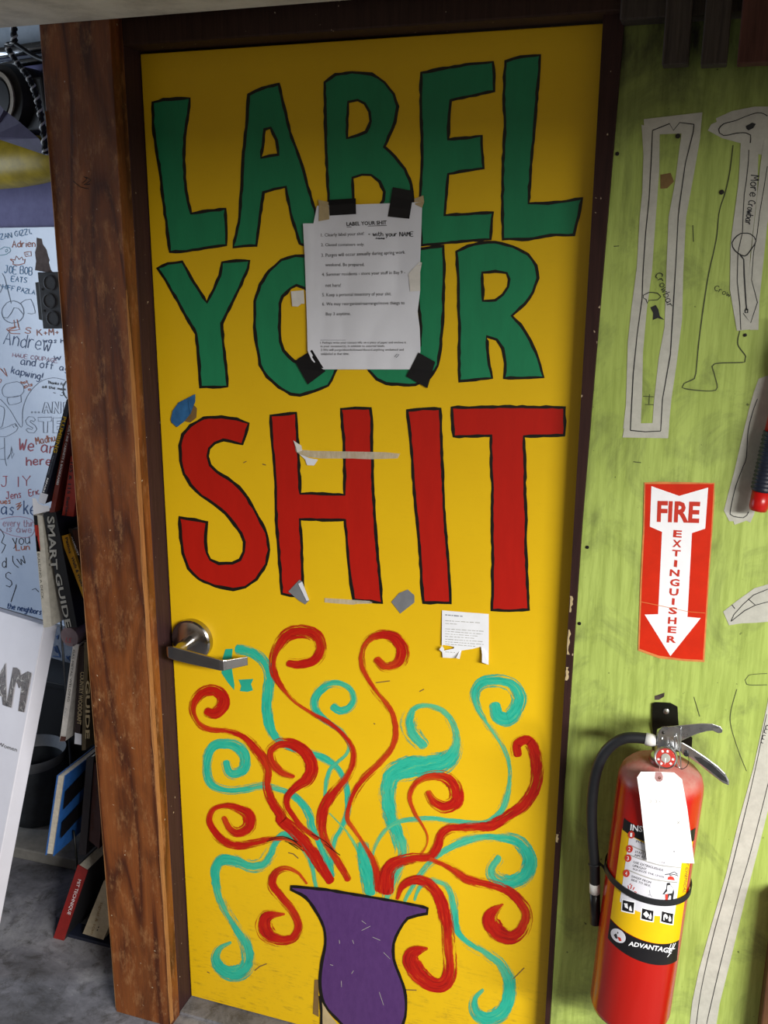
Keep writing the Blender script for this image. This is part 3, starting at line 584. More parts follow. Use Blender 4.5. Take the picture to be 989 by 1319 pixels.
tendril(R_, W_(P8((182, 415), (210, 355), (270, 332), (330, 352), (380, 420), (405, 520), (415, 640), (420, 750), (395, 802), (340, 805), (280, 760), (245, 700), (258, 660), (318, 642)), [4, 9, 11, 12, 13, 13, 13, 13, 17, 17, 3]), (.0, .25))
va = [(375, 1142), (400, 1144), (420, 1146), (450, 1151), (486, 1157), (520, 1163), (550.6, 1170), (550, 1177), (538, 1179), (525, 1183), (514, 1198.5), (507, 1215.5), (507, 1235), (514, 1255), (521, 1275), (523, 1300), (519, 1319), (508, 1338), (488, 1349), (462, 1343), (438, 1317), (422, 1300), (414.5, 1284.5), (412, 1263.5), (414.5, 1240), (419, 1216), (417, 1195), (407, 1174), (393.5, 1156), (375, 1146)]
vo = poly('painted_vase', va, s_door, .0017, 'purple_paint', door, th=.0003); vo['label'] = 'purple painted vase with black outline'
flat_strip('outline', [ribbon_vf([(x, y, 3.6 * random.uniform(.8, 1.2)) for x, y, _ in catmull([(x, y, 1) for x, y in va], True, 7)], True, .2)], s_door, .0021, 'marker_black', vo)
lines('scratch', [P7((890, 650), (896, 668)), P7((885, 815), (895, 800)), P7((835, 850), (836, 880)), P7((825, 650), (827, 668)), P8((20, 515), (40, 530)), P8((70, 590), (105, 605)), P8((100, 840), (120, 900)), P8((120, 660), (150, 690)), P8((20, 560), (60, 540)), P7((780, 770), (795, 775))], .7, s_door, .0024, 'label_grey', vo)
lines('dark_smear', [P7((470, 168), (530, 150), (590, 158), (640, 195)), P7((480, 155), (550, 142), (620, 170)), P7((560, 165), (610, 185), (650, 215)), P7((580, 175), (625, 205)), P7((690, 130), (760, 170), (800, 215)), P7((755, 180), (830, 235))], 1.0, s_door, .0020, 'marker_black', door, True)
# splintered slot in the bottom edge of the door, scratches
poly('splintered_slot', [(410.5, 1283), (414, 1283), (415.5, 1300), (415, 1338), (411.5, 1338), (412.5, 1305)], s_door, .0022, 'marker_black', door, th=.0002)
poly('bare_wood', [(414.5, 1291), (419, 1298), (424, 1306), (432, 1316), (440, 1326), (438, 1330), (416, 1330)], s_door, .0022, 'tan_tape', door, th=.0002)
poly('bare_wood', [(405, 1262), (410, 1262), (410.5, 1310), (403, 1306)], s_door, .0010, 'brown_stain', door, th=.0001)
lines('scratch', [P7((410, 800), (435, 780), (470, 766)), P7((575, 222), (600, 228), (625, 250)), P7((178, 806), (190, 812)), P6((330, 365), (350, 355)), P6((145, 328), (205, 320)), P8((710, 780), (760, 730)), P8((220, 830), (270, 832)), P6((136, 500), (142, 504)), P3((400, 340), (415, 332)), P3((487, 345), (503, 350))], 1.3, s_door, .0006, 'brown_stain', door)

# lever handle
H0 = pt(249.8, 822.5, 0)
HR = .0445
hd_o = lathe('rosette', [(HR, 0), (HR, .013), (HR - .003, .0165), (HR - .008, .018), (.017, .0185)], (H0.x, -.0004, H0.z), (0, -1, 0), 'satin_chrome', None, 48, True, .5)
hd_o.name = 'door_handle'; hd_o.parent = door; hd_o['label'] = 'satin chrome lever handle on a round rose'
lathe('neck', [(.0135, 0), (.0125, .02), (.0120, .05), (.011, .058)], (H0.x, -.018, H0.z), (0, -1, 0), 'satin_chrome', hd_o, 24, True, .5)
def lever():
    """flat bar: runs right, then returns towards the door"""
    path = [(-.021, -.069), (-.015, -.075), (-.003, -.0765), (.03, -.074), (.095, -.067), (.1015, -.065), (.106, -.061), (.1365, -.028)]
    hh = [.008, .0125, .0140, .0138, .0118, .0112, .0105, .0095]; th = .0055; V = []; F = []
    for i, (x, y) in enumerate(path):
        a = Vector(path[max(i - 1, 0)]); b = Vector(path[min(i + 1, len(path) - 1)]); d = (b - a).normalized(); nn = Vector((-d.y, d.x)) * th / 2
        z = H0.z - .002 - .016 * min(max(0, x), .1) / .1
        for s in (1, -1):
            for q in (1, -1): V.append((H0.x + x + nn.x * s, y + nn.y * s, z + hh[i] * q))
    for i in range(len(path) - 1):
        a = 4 * i; b = a + 4
        F += [(a, a + 1, b + 1, b), (a + 2, b + 2, b + 3, a + 3), (a, b, b + 2, a + 2), (a + 1, a + 3, b + 3, b + 1)]
    F += [(0, 2, 3, 1), (len(V) - 4, len(V) - 3, len(V) - 1, len(V) - 2)]
    return bevel(fixn(mk('lever', V, F, 'satin_chrome', hd_o)), .0012, 2)
lever()

# ================================================================== PAPERS AND TAPE ON THE DOOR
def relief(x, y):
    u = (x - 392) / 150; v = (y - 262) / 214
    h = .0045 + .0026 * noise.noise((u * 2.2, v * 2.6, 1.3)) + .0034 * abs(noise.noise((u * 3 + v * 1.5, v * 2.2 - u, 6.1)))
    h += .004 * max(0, .18 - u) * (2.0 if v < .5 else .8) * abs(math.sin(u * 40)) + .006 * max(0, u - .8) * max(0, .55 - abs(v - .52)) * 3
    return max(.0022, h)
def s_paper(x, y, o=0): return pt(x, y, -(relief(x, y) + o))
Lb = P1((95, 225), (100, 330), (105, 420), (110, 560), (115, 700), (120, 850), (123, 1000), (150, 1060), (220, 1112)); Rb = P1((818, 95), (812, 300), (805, 470), (803, 520), (806, 632), (790, 760), (803, 860), (808, 1010), (770, 1090), (745, 1110))
def edge_at(B, y):
    if y <= B[0][1]: return B[0][0]
    for (x0, y0), (x1, y1) in zip(B, B[1:]):
        if y <= y1: return x0 + (x1 - x0) * (y - y0) / (y1 - y0)
    return B[-1][0]
V = []; F = []; NX, NY = 34, 46
for j in range(NY + 1):
    v_ = j / NY
    for i in range(NX + 1):
        u_ = i / NX
        ytop = (P1((95, 225))[0][1] if u_ < .11 else P1((0, 118 - 22 * (u_ - .11) / .89))[0][1]); ybot = P1((0, 1111))[0][1]
        y = ytop + (ybot - ytop) * v_; xl = edge_at(Lb, y); xr = edge_at(Rb, y)
        V.append(s_paper(xl + (xr - xl) * u_, y))
nV = len(V); back = [Vector(p) + Vector((0, .0004, 0)) for p in V]; V = V + back
for j in range(NY):
    for i in range(NX):
        a = j * (NX + 1) + i; F += [(a, a + NX + 1, a + NX + 2, a + 1), (a + nV, a + nV + 1, a + nV + NX + 2, a + nV + NX + 1)]
no = empty('paper_notice', pt(467, 475, -.002), 'large white printed notice taped over the green letters', 'notice')
fixn(mk('sheet', V, F, 'white_paper', no, True))
def prow(s, x0, y0, x1, y1, h): (a, b), (c, d) = P1((x0, y0), (x1, y1)); return (s, tq(a, b, c, d, h * 190 / 895))
text('printed_title', [prow('LABEL YOUR SHIT', 360, 241, 603, 231, 24)], s_paper, .0007, 'ink', no, True)
lines('title_underline', [P1((360, 247), (603, 237))], .8, s_paper, .0007, 'ink', no)
text('printed_text', [prow('1. Clearly label your shit!', 205, 312, 465, 302, 26), prow('2. Closed containers only.', 205, 370, 468, 366, 24), prow('3. Purges will occur annually during spring work', 207, 436, 714, 416, 28), prow('weekend. Be prepared.', 230, 492, 468, 490, 26), prow('4. Summer residents - store your stuff in Bay 9 -', 210, 551, 715, 537, 26),
    prow('not here!', 232, 611, 325, 611, 22), prow('5. Keep a personal inventory of your shit.', 212, 675, 632, 668, 27), prow('6. We may reorganize/rearrange/move things to', 212, 730, 712, 722, 26), prow('Bay 3 anytime.', 234, 790, 385, 787, 25)], s_paper, .0007, 'ink', no)
text('printed_footnote', [prow('1 Perhaps write your contact info on a piece of paper and enclose it', 200, 959, 720, 957, 17), prow('in your container(s), in addition to external labels.', 202, 980, 592, 978, 16), prow('2 We will purge/absorb/donate/discard anything unclaimed and', 203, 1003, 706, 1001, 17), prow('unlabeled at that time.', 204, 1024, 375, 1023, 15)], s_paper, .0007, 'pen_line', no)
lines('footnote_rule', [P1((200, 933), (355, 933))], .5, s_paper, .0007, 'pale_ink', no)
hand('handwritten_note', [('- with your NAME',) + P1((492, 303))[0] + P1((764, 303))[0] + (5.6,), ('name',) + P1((538, 320))[0] + P1((590, 320))[0] + (2.2,)], .9, s_paper, .0007, 'ink_dark', no)
lines('handwritten_mark', [P1((650, 1035), (665, 1018), (678, 1020), (660, 1040))], .8, s_paper, .0007, 'pale_ink', no)
def s_over(x, y, o=0):
    inside = edge_at(Lb, y) - 2 < x < edge_at(Rb, y) + 2 and 262 < y < 476
    return pt(x, y, -((relief(x, y) if inside else .0024) + o))
def tape(pts, label, mat='black_tape', surf=s_over, off=.0008, name='tape_piece', th=.0006, holes=()):
    # subdivide so the strip follows what it is stuck to
    o = poly(name, [q for i in range(len(pts)) for q in [(pts[i][0] + (pts[(i + 1) % len(pts)][0] - pts[i][0]) * k / 3, pts[i][1] + (pts[(i + 1) % len(pts)][1] - pts[i][1]) * k / 3) for k in range(3)]], surf, off, mat, None, holes, th, True)
    return tag(o, label, 'tape', {'black_tape': 'black tape holding the large notice', 'tan_tape': 'tan tape scraps on the large notice', 'white_tape': 'white tape on the large notice', 'grey_tape': 'grey tape scraps on the door', 'clear_tape': 'clear tape strips on the door'}.get(mat))
tape(P1((252, 82), (415, 72), (417, 168), (257, 178)), 'black tape square on the top left of the large notice')
tape(P1((640, 5), (768, 28), (740, 197), (610, 183)), 'black tape piece on the top right of the large notice')
tape(P1((45, 1060), (150, 992), (232, 1122), (125, 1202)), 'black tape square on the bottom left corner of the large notice')
tape(P1((795, 1008), (897, 1065), (850, 1225), (722, 1152)), 'black tape square on the bottom right corner of the large notice')
tape(P1((188, 82), (250, 95), (255, 200), (190, 212), (192, 130)), 'tan masking tape scrap above the left corner of the large notice', 'tan_tape', off=.0006)
tape(P1((770, 75), (825, 55), (830, 95), (818, 130), (775, 110)), 'tan masking tape scrap at the top right corner of the large notice', 'tan_tape', off=.0006)
tape(P1((22, 637), (100, 630), (104, 712), (85, 712), (65, 730), (30, 728)), 'white tape stub at the left edge of the large notice', 'white_tape', off=.0006)
tape(P1((735, 530), (800, 460), (817, 462), (806, 520), (806, 634), (745, 638)), 'white tape flap at the right edge of the large notice', 'white_tape', off=.0007)
tb = tape(C8((132, 790), (140, 755), (165, 720), (205, 700), (236, 684), (236, 715), (215, 768), (190, 800), (158, 825), (135, 805)), 'crumpled blue tape scrap on the door above the red letter S', 'blue_tape', s_door, .0015, th=.002)
poly('adhesive_patch', C8((170, 720), (215, 715), (243, 745), (240, 785), (215, 805), (190, 800), (180, 760)), s_door, .0006, 'brown_stain', tb, th=.0004)
bl = poly('folded_edge', C8((205, 700), (236, 684), (233, 722), (215, 770), (208, 735)), lambda x, y, o=0: pt(x, y, -(o + .004)), 0, 'blue_tape', tb, th=.001)
ct = tape(P3((630, 240), (655, 255), (662, 280), (720, 285), (990, 290)) + P4((120, 272), (182, 278), (172, 298), (60, 302), (0, 300)) + P3((900, 320), (760, 320), (680, 312), (640, 290)), 'long strip of clear tape across the red letter H', 'clear_tape', s_door, .0012, th=.0004)
poly('paper_scrap', P3((655, 300), (700, 318), (740, 325), (722, 352), (690, 350), (682, 325)), s_door, .0018, 'white_paper', ct, th=.001); poly('folded_edge', P3((628, 238), (665, 262), (668, 285), (645, 292), (640, 270)), s_door, .0018, 'white_tape', ct, th=.0018)
gt = tape(P3((605, 925), (655, 872), (668, 880), (700, 965), (682, 984), (655, 968)), 'grey tape scrap with folded silver edge at the foot of letter H', 'grey_tape', s_door, .0012, th=.0008)
poly('folded_edge', P3((650, 890), (668, 880), (700, 965), (688, 968)), s_door, .0022, 'white_paper', gt, th=.0015)
tape(P4((145, 908), (178, 870), (215, 855), (243, 880), (243, 910), (183, 957)), 'flat grey tape piece on the door between letters H and I', 'grey_tape', s_door, .0008)
tape(P3((770, 955), (860, 960), (975, 968), (990, 978)) + P4((60, 905), (62, 914), (0, 916)) + P3((900, 985), (830, 980), (770, 975)), 'thin torn clear tape remnant under the red letter H', 'clear_tape', s_door, .0009)
# small torn note
N1 = K(560, 780, 80 / 989)
nt = empty('torn_note', pt(599, 850, -.001), 'small torn white printed note below the letter T', 'note')
def s_note(x, y, o=0): return pt(x, y, -(o + .0016 + .00006 * (y - 786)))
poly('sheet', [p for p in N1((115, 75), (300, 92), (500, 108), (700, 122), (858, 135), (858, 350), (858, 600), (855, 942), (800, 925), (755, 905), (765, 690), (730, 655), (600, 690), (415, 718), (385, 740), (340, 835), (240, 835), (125, 828), (115, 725), (200, 705), (300, 685), (310, 660), (230, 640), (140, 628), (110, 640), (112, 350))], s_note, 0, 'note_paper', nt, th=.0004, close_back=True)
poly('curled_flap', N1((405, 700), (425, 710), (395, 850), (340, 838)), lambda x, y, o=0: pt(x, y, -(o + .003 + .012 * max(0, (y - 838) / 11))), 0, 'note_paper', nt, th=.0006, close_back=True)
poly('curled_flap', N1((735, 655), (775, 672), (855, 940), (750, 905), (752, 780)), lambda x, y, o=0: pt(x, y, -(o + .004 + .010 * max(0, (y - 834) / 22))), 0, 'note_paper', nt, th=.0006, close_back=True)
poly('curled_corner', N1((72, 700), (115, 640), (150, 690), (145, 725), (105, 735)), lambda x, y, o=0: pt(x, y, -(o + .009)), 0, 'note_paper', nt, th=.001, close_back=True)
def dashes(x0, y0, x1, y1, rng, K_=N1, dens=.8):
    out = []; x = x0
    while x < x1 - 8:
        L = min(rng.uniform(18, 85), x1 - x); f0 = (x - x0) / (x1 - x0); f1 = (x + L - x0) / (x1 - x0); out.append(K_((x, y0 + (y1 - y0) * f0), (x + L, y0 + (y1 - y0) * f1))); x += L + rng.uniform(10, 20)
    return out
rg = random.Random(4)
lines('printed_heading', dashes(165, 148, 440, 172, rg), 1.5, s_note, .0008, 'pale_ink', nt)
ls = []
for y0, y1, xe in ((240, 275, 720), (285, 297, 350), (370, 412, 790), (408, 455, 760), (450, 488, 690), (490, 522, 625), (535, 575, 760), (575, 620, 775), (612, 650, 640)): ls += dashes(165, y0, xe, y1, rg)
ls += dashes(165, 738, 320, 748, rg); lines('printed_lines', ls, .75, s_note, .0008, 'label_grey', nt)

# ================================================================== ON THE GREEN WALL
def strip_poly(L, R): return list(L) + list(reversed(R))
# first crowbar outline
t1 = empty('tape_outline', s_green(832, 565, .0005), 'long narrow tape outline of a crowbar beside the door', 'tape outline', 'taped tool outlines on the green wall')
LL = [(826.2, 160.7), (828.6, 198.7), (827.1, 248.4), (823.8, 280), (820, 345.5), (813, 398), (808.5, 441), (806, 521.7), (802.5, 552)]; LR = [(849.6, 168), (849, 219), (844.5, 280), (839.5, 350.5), (833, 398), (828, 453.7), (826.9, 506.6), (825, 550)]
poly('tape_strip', strip_poly(LL, LR), s_green, .0004, 'masking_tape', t1, th=.0003)
RL = [(878, 168), (869.5, 233.8), (861, 280), (858.3, 345.5), (855.8, 421), (848.3, 461.3), (842, 519), (840, 550)]; RR = [(903.5, 150), (901.6, 178), (892.9, 228), (883.5, 280), (879.7, 355.5), (878.5, 411), (871, 471), (864.6, 514), (861.2, 550)]
poly('tape_strip', strip_poly(RL, RR), s_green, .0004, 'masking_tape', t1, th=.0003)
poly('tape_strip', [(829, 153.5), (904.5, 144.6), (902, 171), (875, 172), (850, 173), (830, 175)], s_green, .0007, 'masking_tape', t1, th=.0003)
poly('tape_strip', [(805, 545.6), (838, 545), (862, 545.6), (860.4, 564.5), (830, 564), (801.7, 563.5)], s_green, .0007, 'masking_tape', t1, th=.0003)
lines('pen_outline', [R1((480, 575), (475, 700), (465, 880), (450, 1027)) + R2((350, 280), (345, 420), (320, 600), (300, 800), (285, 1090)), R2((285, 1090), (360, 1097), (440, 1093)), R2((440, 1093), (450, 930), (490, 700), (505, 450), (520, 200), (530, 0)) + R1((600, 900), (625, 720), (660, 580), (663, 548)), R1((663, 548), (600, 540), (572, 575), (555, 545), (480, 575))], 1.3, s_green, .0012, 'pen_line', t1)
# second crowbar outline
t2 = empty('tape_outline', s_green(962, 425, .0005), 'hook-headed tape outline marked More Crowbar', 'tape outline', 'taped tool outlines on the green wall')
X7 = K(910, 120, 79 / 579)
poly('tape_patch', [(911.5, 168), (916, 160), (923, 157), (922, 152.5), (942.5, 143), (971.8, 137.3), (1003, 137), (1003, 205), (966, 196), (966, 185), (954, 184.5), (930, 178)], s_green, .0004, 'masking_tape', t2, th=.0003)
poly('tape_strip', [(954, 183), (968, 185), (977, 186), (975, 250), (966, 330), (964, 380), (970, 424), (949, 426), (940, 373), (940.7, 320), (942.5, 300), (951.3, 233.8)], s_green, .0007, 'masking_tape', t2, th=.0003)
poly('tape_strip', [(979, 215), (984, 178), (1000, 178), (994, 250), (988, 290), (978, 385.8), (976.7, 424.8), (966, 425), (962, 380), (970, 300)], s_green, .0009, 'masking_tape', t2, th=.0003)
poly('dark_smudge', X7((370, 310), (430, 278), (465, 290), (440, 330), (395, 352), (375, 335)), s_green, .0013, 'pen_line', t2, th=.0001)
lines('pen_outline', [X7((575, 215), (540, 195), (480, 185), (380, 215), (270, 260), (160, 290), (115, 340), (120, 375), (160, 400), (210, 395), (280, 378), (370, 375), (415, 395), (412, 470))], 1.3, s_green, .0013, 'pen_line', t2, True)
lines('pen_outline', [X7((398, 535), (395, 640), (375, 830), (355, 960), (345, 1150), (338, 1319)) + R2((835, 180), (832, 330), (845, 450), (850, 575)), X7((573, 690), (540, 900), (500, 1130), (478, 1319)) + R2((915, 180), (905, 320), (935, 435), (900, 540), (862, 490))], 1.1, s_green, .0013, 'pen_line', t2)
lines('pen_outline', [R2((830, 95), (805, 130), (820, 170), (870, 198), (905, 160), (928, 120), (900, 85), (850, 82))], 1.5, s_green, .0014, 'pen_line', t2, True, True)
lines('pen_outline', [R2((845, 190), (865, 215), (868, 300), (875, 420), (880, 475)), R2((872, 470), (885, 470), (885, 488), (872, 488), (872, 472))], 1.8, s_green, .0014, 'pen_line', t2)
hand('pen_words', [('More',) + X7((418, 775))[0] + X7((408, 975))[0] + (10.5,), ('Crowbar',) + X7((395, 1010))[0] + X7((362, 1235))[0] + (9,)], 1.3, s_green, .0014, 'ink_dark', t2)
# tape behind the hanging tool, lower torn tape, long diagonal tape
t3 = empty('tape_outline', s_green(950, 672, .0005), 'torn white tape outline behind the hanging tool handle', 'tape outline', 'taped tool outlines on the green wall')
X5 = K(930, 500, 59 / 389)
poly('tape_patch', X5((420, -120), (310, -80), (270, 30), (225, 190), (160, 460), (100, 720), (50, 900), (15, 1040), (60, 1130), (95, 1130), (105, 1160), (150, 1145), (205, 1125), (240, 1142), (272, 1070), (300, 900), (330, 500), (420, 200)), s_green, .0004, 'masking_tape', t3, th=.0003)
lines('pen_outline', [X5((300, 90), (260, 200), (220, 370), (205, 590), (180, 660), (120, 820), (85, 960), (68, 1070), (95, 1088), (180, 1100), (210, 1080), (225, 1050))], 1.0, s_green, .0012, 'pen_line', t3, True)
t4 = empty('tape_outline', s_green(940, 804, .0005), 'short torn white tape below the hanging tool', 'tape outline', 'taped tool outlines on the green wall')
poly('tape_patch', R3((760, 905), (830, 850), (920, 785), (989, 765), (1060, 760), (1060, 950), (930, 962), (850, 965), (790, 975), (775, 940)), s_green, .0004, 'masking_tape', t4, th=.0003)
lines('pen_outline', [R3((800, 955), (815, 920), (860, 870), (915, 820), (989, 790)), R3((800, 955), (870, 900), (925, 872), (989, 855)), R3((888, 840), (925, 872)), R3((805, 870), (820, 890))], 1.0, s_green, .0012, 'pen_line', t4)
t5 = empty('tape_outline', s_green(905, 1319, .0005), 'long diagonal pale tape band with ruled lines by the extinguisher', 'tape outline', 'taped tool outlines on the green wall')
X6 = K(880, 880, 109 / 327)
poly('tape_band', X6((340, -20), (325, 80), (270, 330), (215, 530), (165, 740), (110, 930), (60, 1110), (35, 1230), (15, 1400), (115, 1400), (140, 1240), (180, 1080), (240, 830), (290, 640), (340, 440), (360, 200)), s_green, .0004, 'masking_tape', t5, th=.0004)
lines('pen_outline', [X6((322, 120), (270, 370), (215, 600), (170, 780), (115, 980), (70, 1180), (50, 1319)), X6((330, 380), (290, 540), (250, 690), (212, 820), (150, 1060), (105, 1250), (90, 1319))], .8, s_green, .0013, 'pen_line', t5, True)
hand('pen_words', [('mm',) + X6((308, 232))[0] + X6((330, 165))[0] + (5,)], 1.0, s_green, .0013, 'ink_dark', t5)

# fire extinguisher sign
sg = empty('fire_sign', s_green(863, 852, .0005), 'red and white fire extinguisher arrow sign on the green wall', 'sign')
poly('backing', R3((356, 244), (420, 240), (560, 242), (716, 246), (716, 330), (704, 505), (690, 700), (664, 1163), (560, 1158), (430, 1143), (324, 1104), (336, 750), (350, 480)), s_green, .0006, 'sign_edge', sg, th=.0006)
poly('red_panel', R3((362, 252), (712, 252), (698, 505), (684, 700), (656, 1152), (545, 1146), (430, 1130), (332, 1095), (345, 750), (358, 480)), s_green, .0010, 'sign_red', sg, th=.0004)
poly('white_arrow', R3((393, 263), (535, 313), (683, 270), (668, 480), (600, 503), (577, 932), (645, 938), (490, 1132), (358, 920), (427, 918), (447, 497), (385, 470)), s_green, .0013, 'sign_white', sg, th=.0002)
def fq(a, b, c, d): return tuple(R3(a, b, c, d))
text('sign_word', [('FIRE', fq((424, 338), (644, 343), (636, 452), (420, 446)))], s_green, .0018, 'label_red', sg, 1.6)
vl = [((504, 487), (548, 525)), ((500, 537), (546, 575)), ((498, 588), (541, 622)), ((508, 640), (524, 676)), ((486, 688), (536, 724)), ((487, 736), (536, 775)), ((484, 785), (531, 823)), ((497, 835), (511, 870)), ((480, 881), (525, 918)), ((477, 932), (521, 968)), ((476, 979), (520, 1014)), ((471, 1028), (520, 1064))]
text('sign_letters', [(ch, fq((a[0] + 2, a[1]), (b[0] + 2, a[1] + 3), (b[0] - 1, b[1] + 2), (a[0] - 1, b[1] - 1))) for ch, (a, b) in zip('EXTINGUISHER', vl)], s_green, .0018, 'label_red', sg, 1.6)
lines('crease', [R3((340, 855), (425, 872), (580, 905), (668, 912))], .7, s_green, .0019, 'sign_edge', sg)

# wall bracket
BR_ = empty('wall_bracket', s_green(857, 935, .0005), 'black metal wall bracket behind the extinguisher valve', 'bracket')
bp = Q3((155, 85), (200, 72), (330, 78), (400, 115), (410, 300), (545, 420), (540, 520), (420, 560), (180, 560), (150, 300))
poly('plate', bp, s_green, .0005, 'black_enamel', BR_, th=.004, close_back=True)
q = Q3((287, 160))[0]; sc0 = s_green(q[0], q[1], .0046); lathe('screw', [(.0052, 0), (.005, .0015), (.003, .0026)], sc0, (0, -1, 0), 'screw_steel', BR_, 16)

# ------------------------------------------------------------------ fire extinguisher
EZ0 = .372; AX = Vector((.042, 0, 1)).normalized(); EC = Vector((.9855, -.128, EZ0)); ER = .0705
E1 = AX.cross(Vector((0, 1, 0))).normalized() * -1
E1 = (Vector((1, 0, 0)) - AX * AX.x).normalized(); E2 = AX.cross(E1)            # E2 ~ +Y (into the wall)
def cyl_at(th, h, o=0): return EC + AX * h + (E1 * math.sin(th) - E2 * math.cos(th)) * (ER + o)   # th 0 faces the room
def cyl_hit(x, y):
    d = ray(x, y); o = CAM_LOC - EC; dp = d - AX * d.dot(AX); op = o - AX * o.dot(AX)
    a = dp.dot(dp); b = 2 * dp.dot(op); c = op.dot(op) - ER * ER; D = max(0, b * b - 4 * a * c); t = (-b - math.sqrt(D)) / (2 * a); P = op + dp * t
    return math.atan2(P.dot(E1), -P.dot(E2)), (o + d * t).dot(AX)
def s_cyl(x, y, o=0): th, h = cyl_hit(x, y); return cyl_at(th, h, o)
ext = empty('fire_extinguisher', EC, 'red fire extinguisher with yellow label and white tag hanging on the green wall', 'extinguisher')
BH = .474
prof = [(.05, -.004), (.062, -.002), (.068, .004), (ER, .014), (ER, BH - .022), (ER * .985, BH - .008), (ER * .93, BH + .004), (ER * .82, BH + .013), (ER * .6, BH + .020), (.034, BH + .024), (.024, BH + .026), (.023, BH + .030)]
cy_o = lathe('cylinder', prof, EC, AX, 'extinguisher_red', ext, 64, True, 1.0)
def cpatch(name, corners, mat, parent, o=.0004, nx=24, ny=8, thick=0):
    """curved patch on the cylinder, corners TL,TR,BR,BL in picture coordinates, straight in (angle, height)"""
    c = [cyl_hit(*p) for p in corners]; V = []; F = []
    for j in range(ny + 1):
        for i in range(nx + 1):
            th, h = bil(c, i / nx, 1 - j / ny); V.append(cyl_at(th, h, o))
    for j in range(ny):
        for i in range(nx): a = j * (nx + 1) + i; F.append((a, a + nx + 1, a + nx + 2, a + 1))
    return mk(name, V, F, mat, parent, True)
YL = [(801.5, 1067), (893, 1078), (874.6, 1210), (786.3, 1182.5)]
lb = cpatch('label_sticker', YL, 'label_yellow', ext, .0004)
cpatch('black_heading', [(804, 1053.5), (895.5, 1066), (893.5, 1082), (802, 1068.5)], 'label_black', lb, .0006, 24, 2)
cpatch('white_panel', [(811, 1075), (879.5, 1095), (868.5, 1178), (798.5, 1161)], 'label_white', lb, .0006, 20, 10)
cpatch('black_band', [(786.3, 1183.5), (873.8, 1210.5), (871.3, 1236.8), (783, 1208)], 'label_black', lb, .0007, 24, 3)
text('heading_words', [('INSTRUCTIONS', tuple(Q6((180, 226), (590, 300), (588, 338), (176, 270))))], s_cyl, .0010, 'sign_white', lb, True)
def disc2(c, rx, ry, n=18, rot=0): return [(c[0] + rx * math.cos(2 * math.pi * k / n) * math.cos(rot) - ry * math.sin(2 * math.pi * k / n) * math.sin(rot), c[1] + rx * math.cos(2 * math.pi * k / n) * math.sin(rot) + ry * math.sin(2 * math.pi * k / n) * math.cos(rot)) for k in range(n)]
for ch, q in (('1', (183, 302)), ('2', (170, 402)), ('3', (160, 468)), ('4', (148, 575))):
    c = Q6(q)[0]; d = poly('number_disc', disc2(c, 4.3, 4.9), s_cyl, .0008, 'label_red', lb, th=.0001)
    text('digit', [(ch, ((c[0] - 1.2, c[1] - 2.6), (c[0] + 1.4, c[1] - 2.3), (c[0] + 1.1, c[1] + 2.8), (c[0] - 1.5, c[1] + 2.4)))], s_cyl, .0011, 'sign_white', d)
def q6(s, x0, y0, x1, y1, h): (a, b), (c, d) = Q6((x0, y0), (x1, y1)); return (s, tq(a, b, c, d, h * .182))
text('instruction_words', [q6('PULL PIN', 216, 356, 330, 384, 17), q6('START BACK 8 FEET', 208, 430, 400, 478, 17), q6('AIM AT BASE OF FIRE', 204, 452, 420, 506, 17), q6('USE EXTINGUISHER', 198, 503, 405, 562, 17), q6('UPRIGHT.', 192, 527, 290, 556, 17), q6('SQUEEZE THE LEVER.', 192, 551, 415, 612, 15), q6('SWEEP FROM', 182, 603, 318, 648, 16), q6('SIDE TO SIDE.', 180, 626, 318, 672, 15)], s_cyl, .0009, 'ink', lb)
lines('panel_rule', [[(813, 1091 - 2), (846, 1103), (878, 1110)], [(811, 1101), (845, 1113), (877, 1117.5)], [(808, 1120), (840, 1132), (872, 1136.5)]], 1.4, lambda x, y, o=0: s_cyl(x, y, o), .0008, 'label_grey', lb, True)
poly('extinguisher_picture', [(859.3, 1132.5), (860, 1129.5), (863.5, 1127.8), (867, 1129.5), (868.6, 1133.5)], s_cyl, .0009, 'label_red', lb, th=.0001)
lines('valve_picture', [[(856, 1126), (862, 1125.5), (868, 1122.5), (872, 1126)], [(862, 1127), (868, 1126), (873, 1128)]], 1.2, s_cyl, .0009, 'ink', lb)
poly('person_picture', Q5((605, 470), (635, 465), (645, 490), (672, 520), (682, 570), (668, 660), (650, 658), (650, 605), (632, 600), (615, 645), (600, 640), (598, 590), (560, 590), (600, 530)), s_cyl, .0009, 'pen_line', lb, th=.0001)
poly('person_picture', Q5((612, 495), (640, 492), (672, 525), (660, 575), (625, 575), (608, 545)), s_cyl, .0011, 'sign_white', lb, th=.0001)
poly('person_picture', Q5((588, 590), (615, 585), (612, 662), (590, 660)), s_cyl, .0011, 'label_red', lb, th=.0001)
lines('flame_picture', [Q5((205, 530), (200, 495)), Q5((225, 535), (240, 490)), Q5((250, 545), (265, 515)), Q5((265, 560), (290, 570)), Q5((215, 490), (230, 480))], 1.1, s_cyl, .0009, 'label_red', lb)
lines('spray_picture', [Q5((240, 585), (420, 598), (560, 588)), Q5((425, 545), (430, 590), (450, 620))], .5, s_cyl, .0009, 'pale_ink', lb)
text('side_words', [('DRY CHEMICAL', (Q5((850, 180))[0], Q5((800, 585))[0], Q5((775, 575))[0], Q5((822, 175))[0]))], s_cyl, .0008, 'brown_stain', lb)
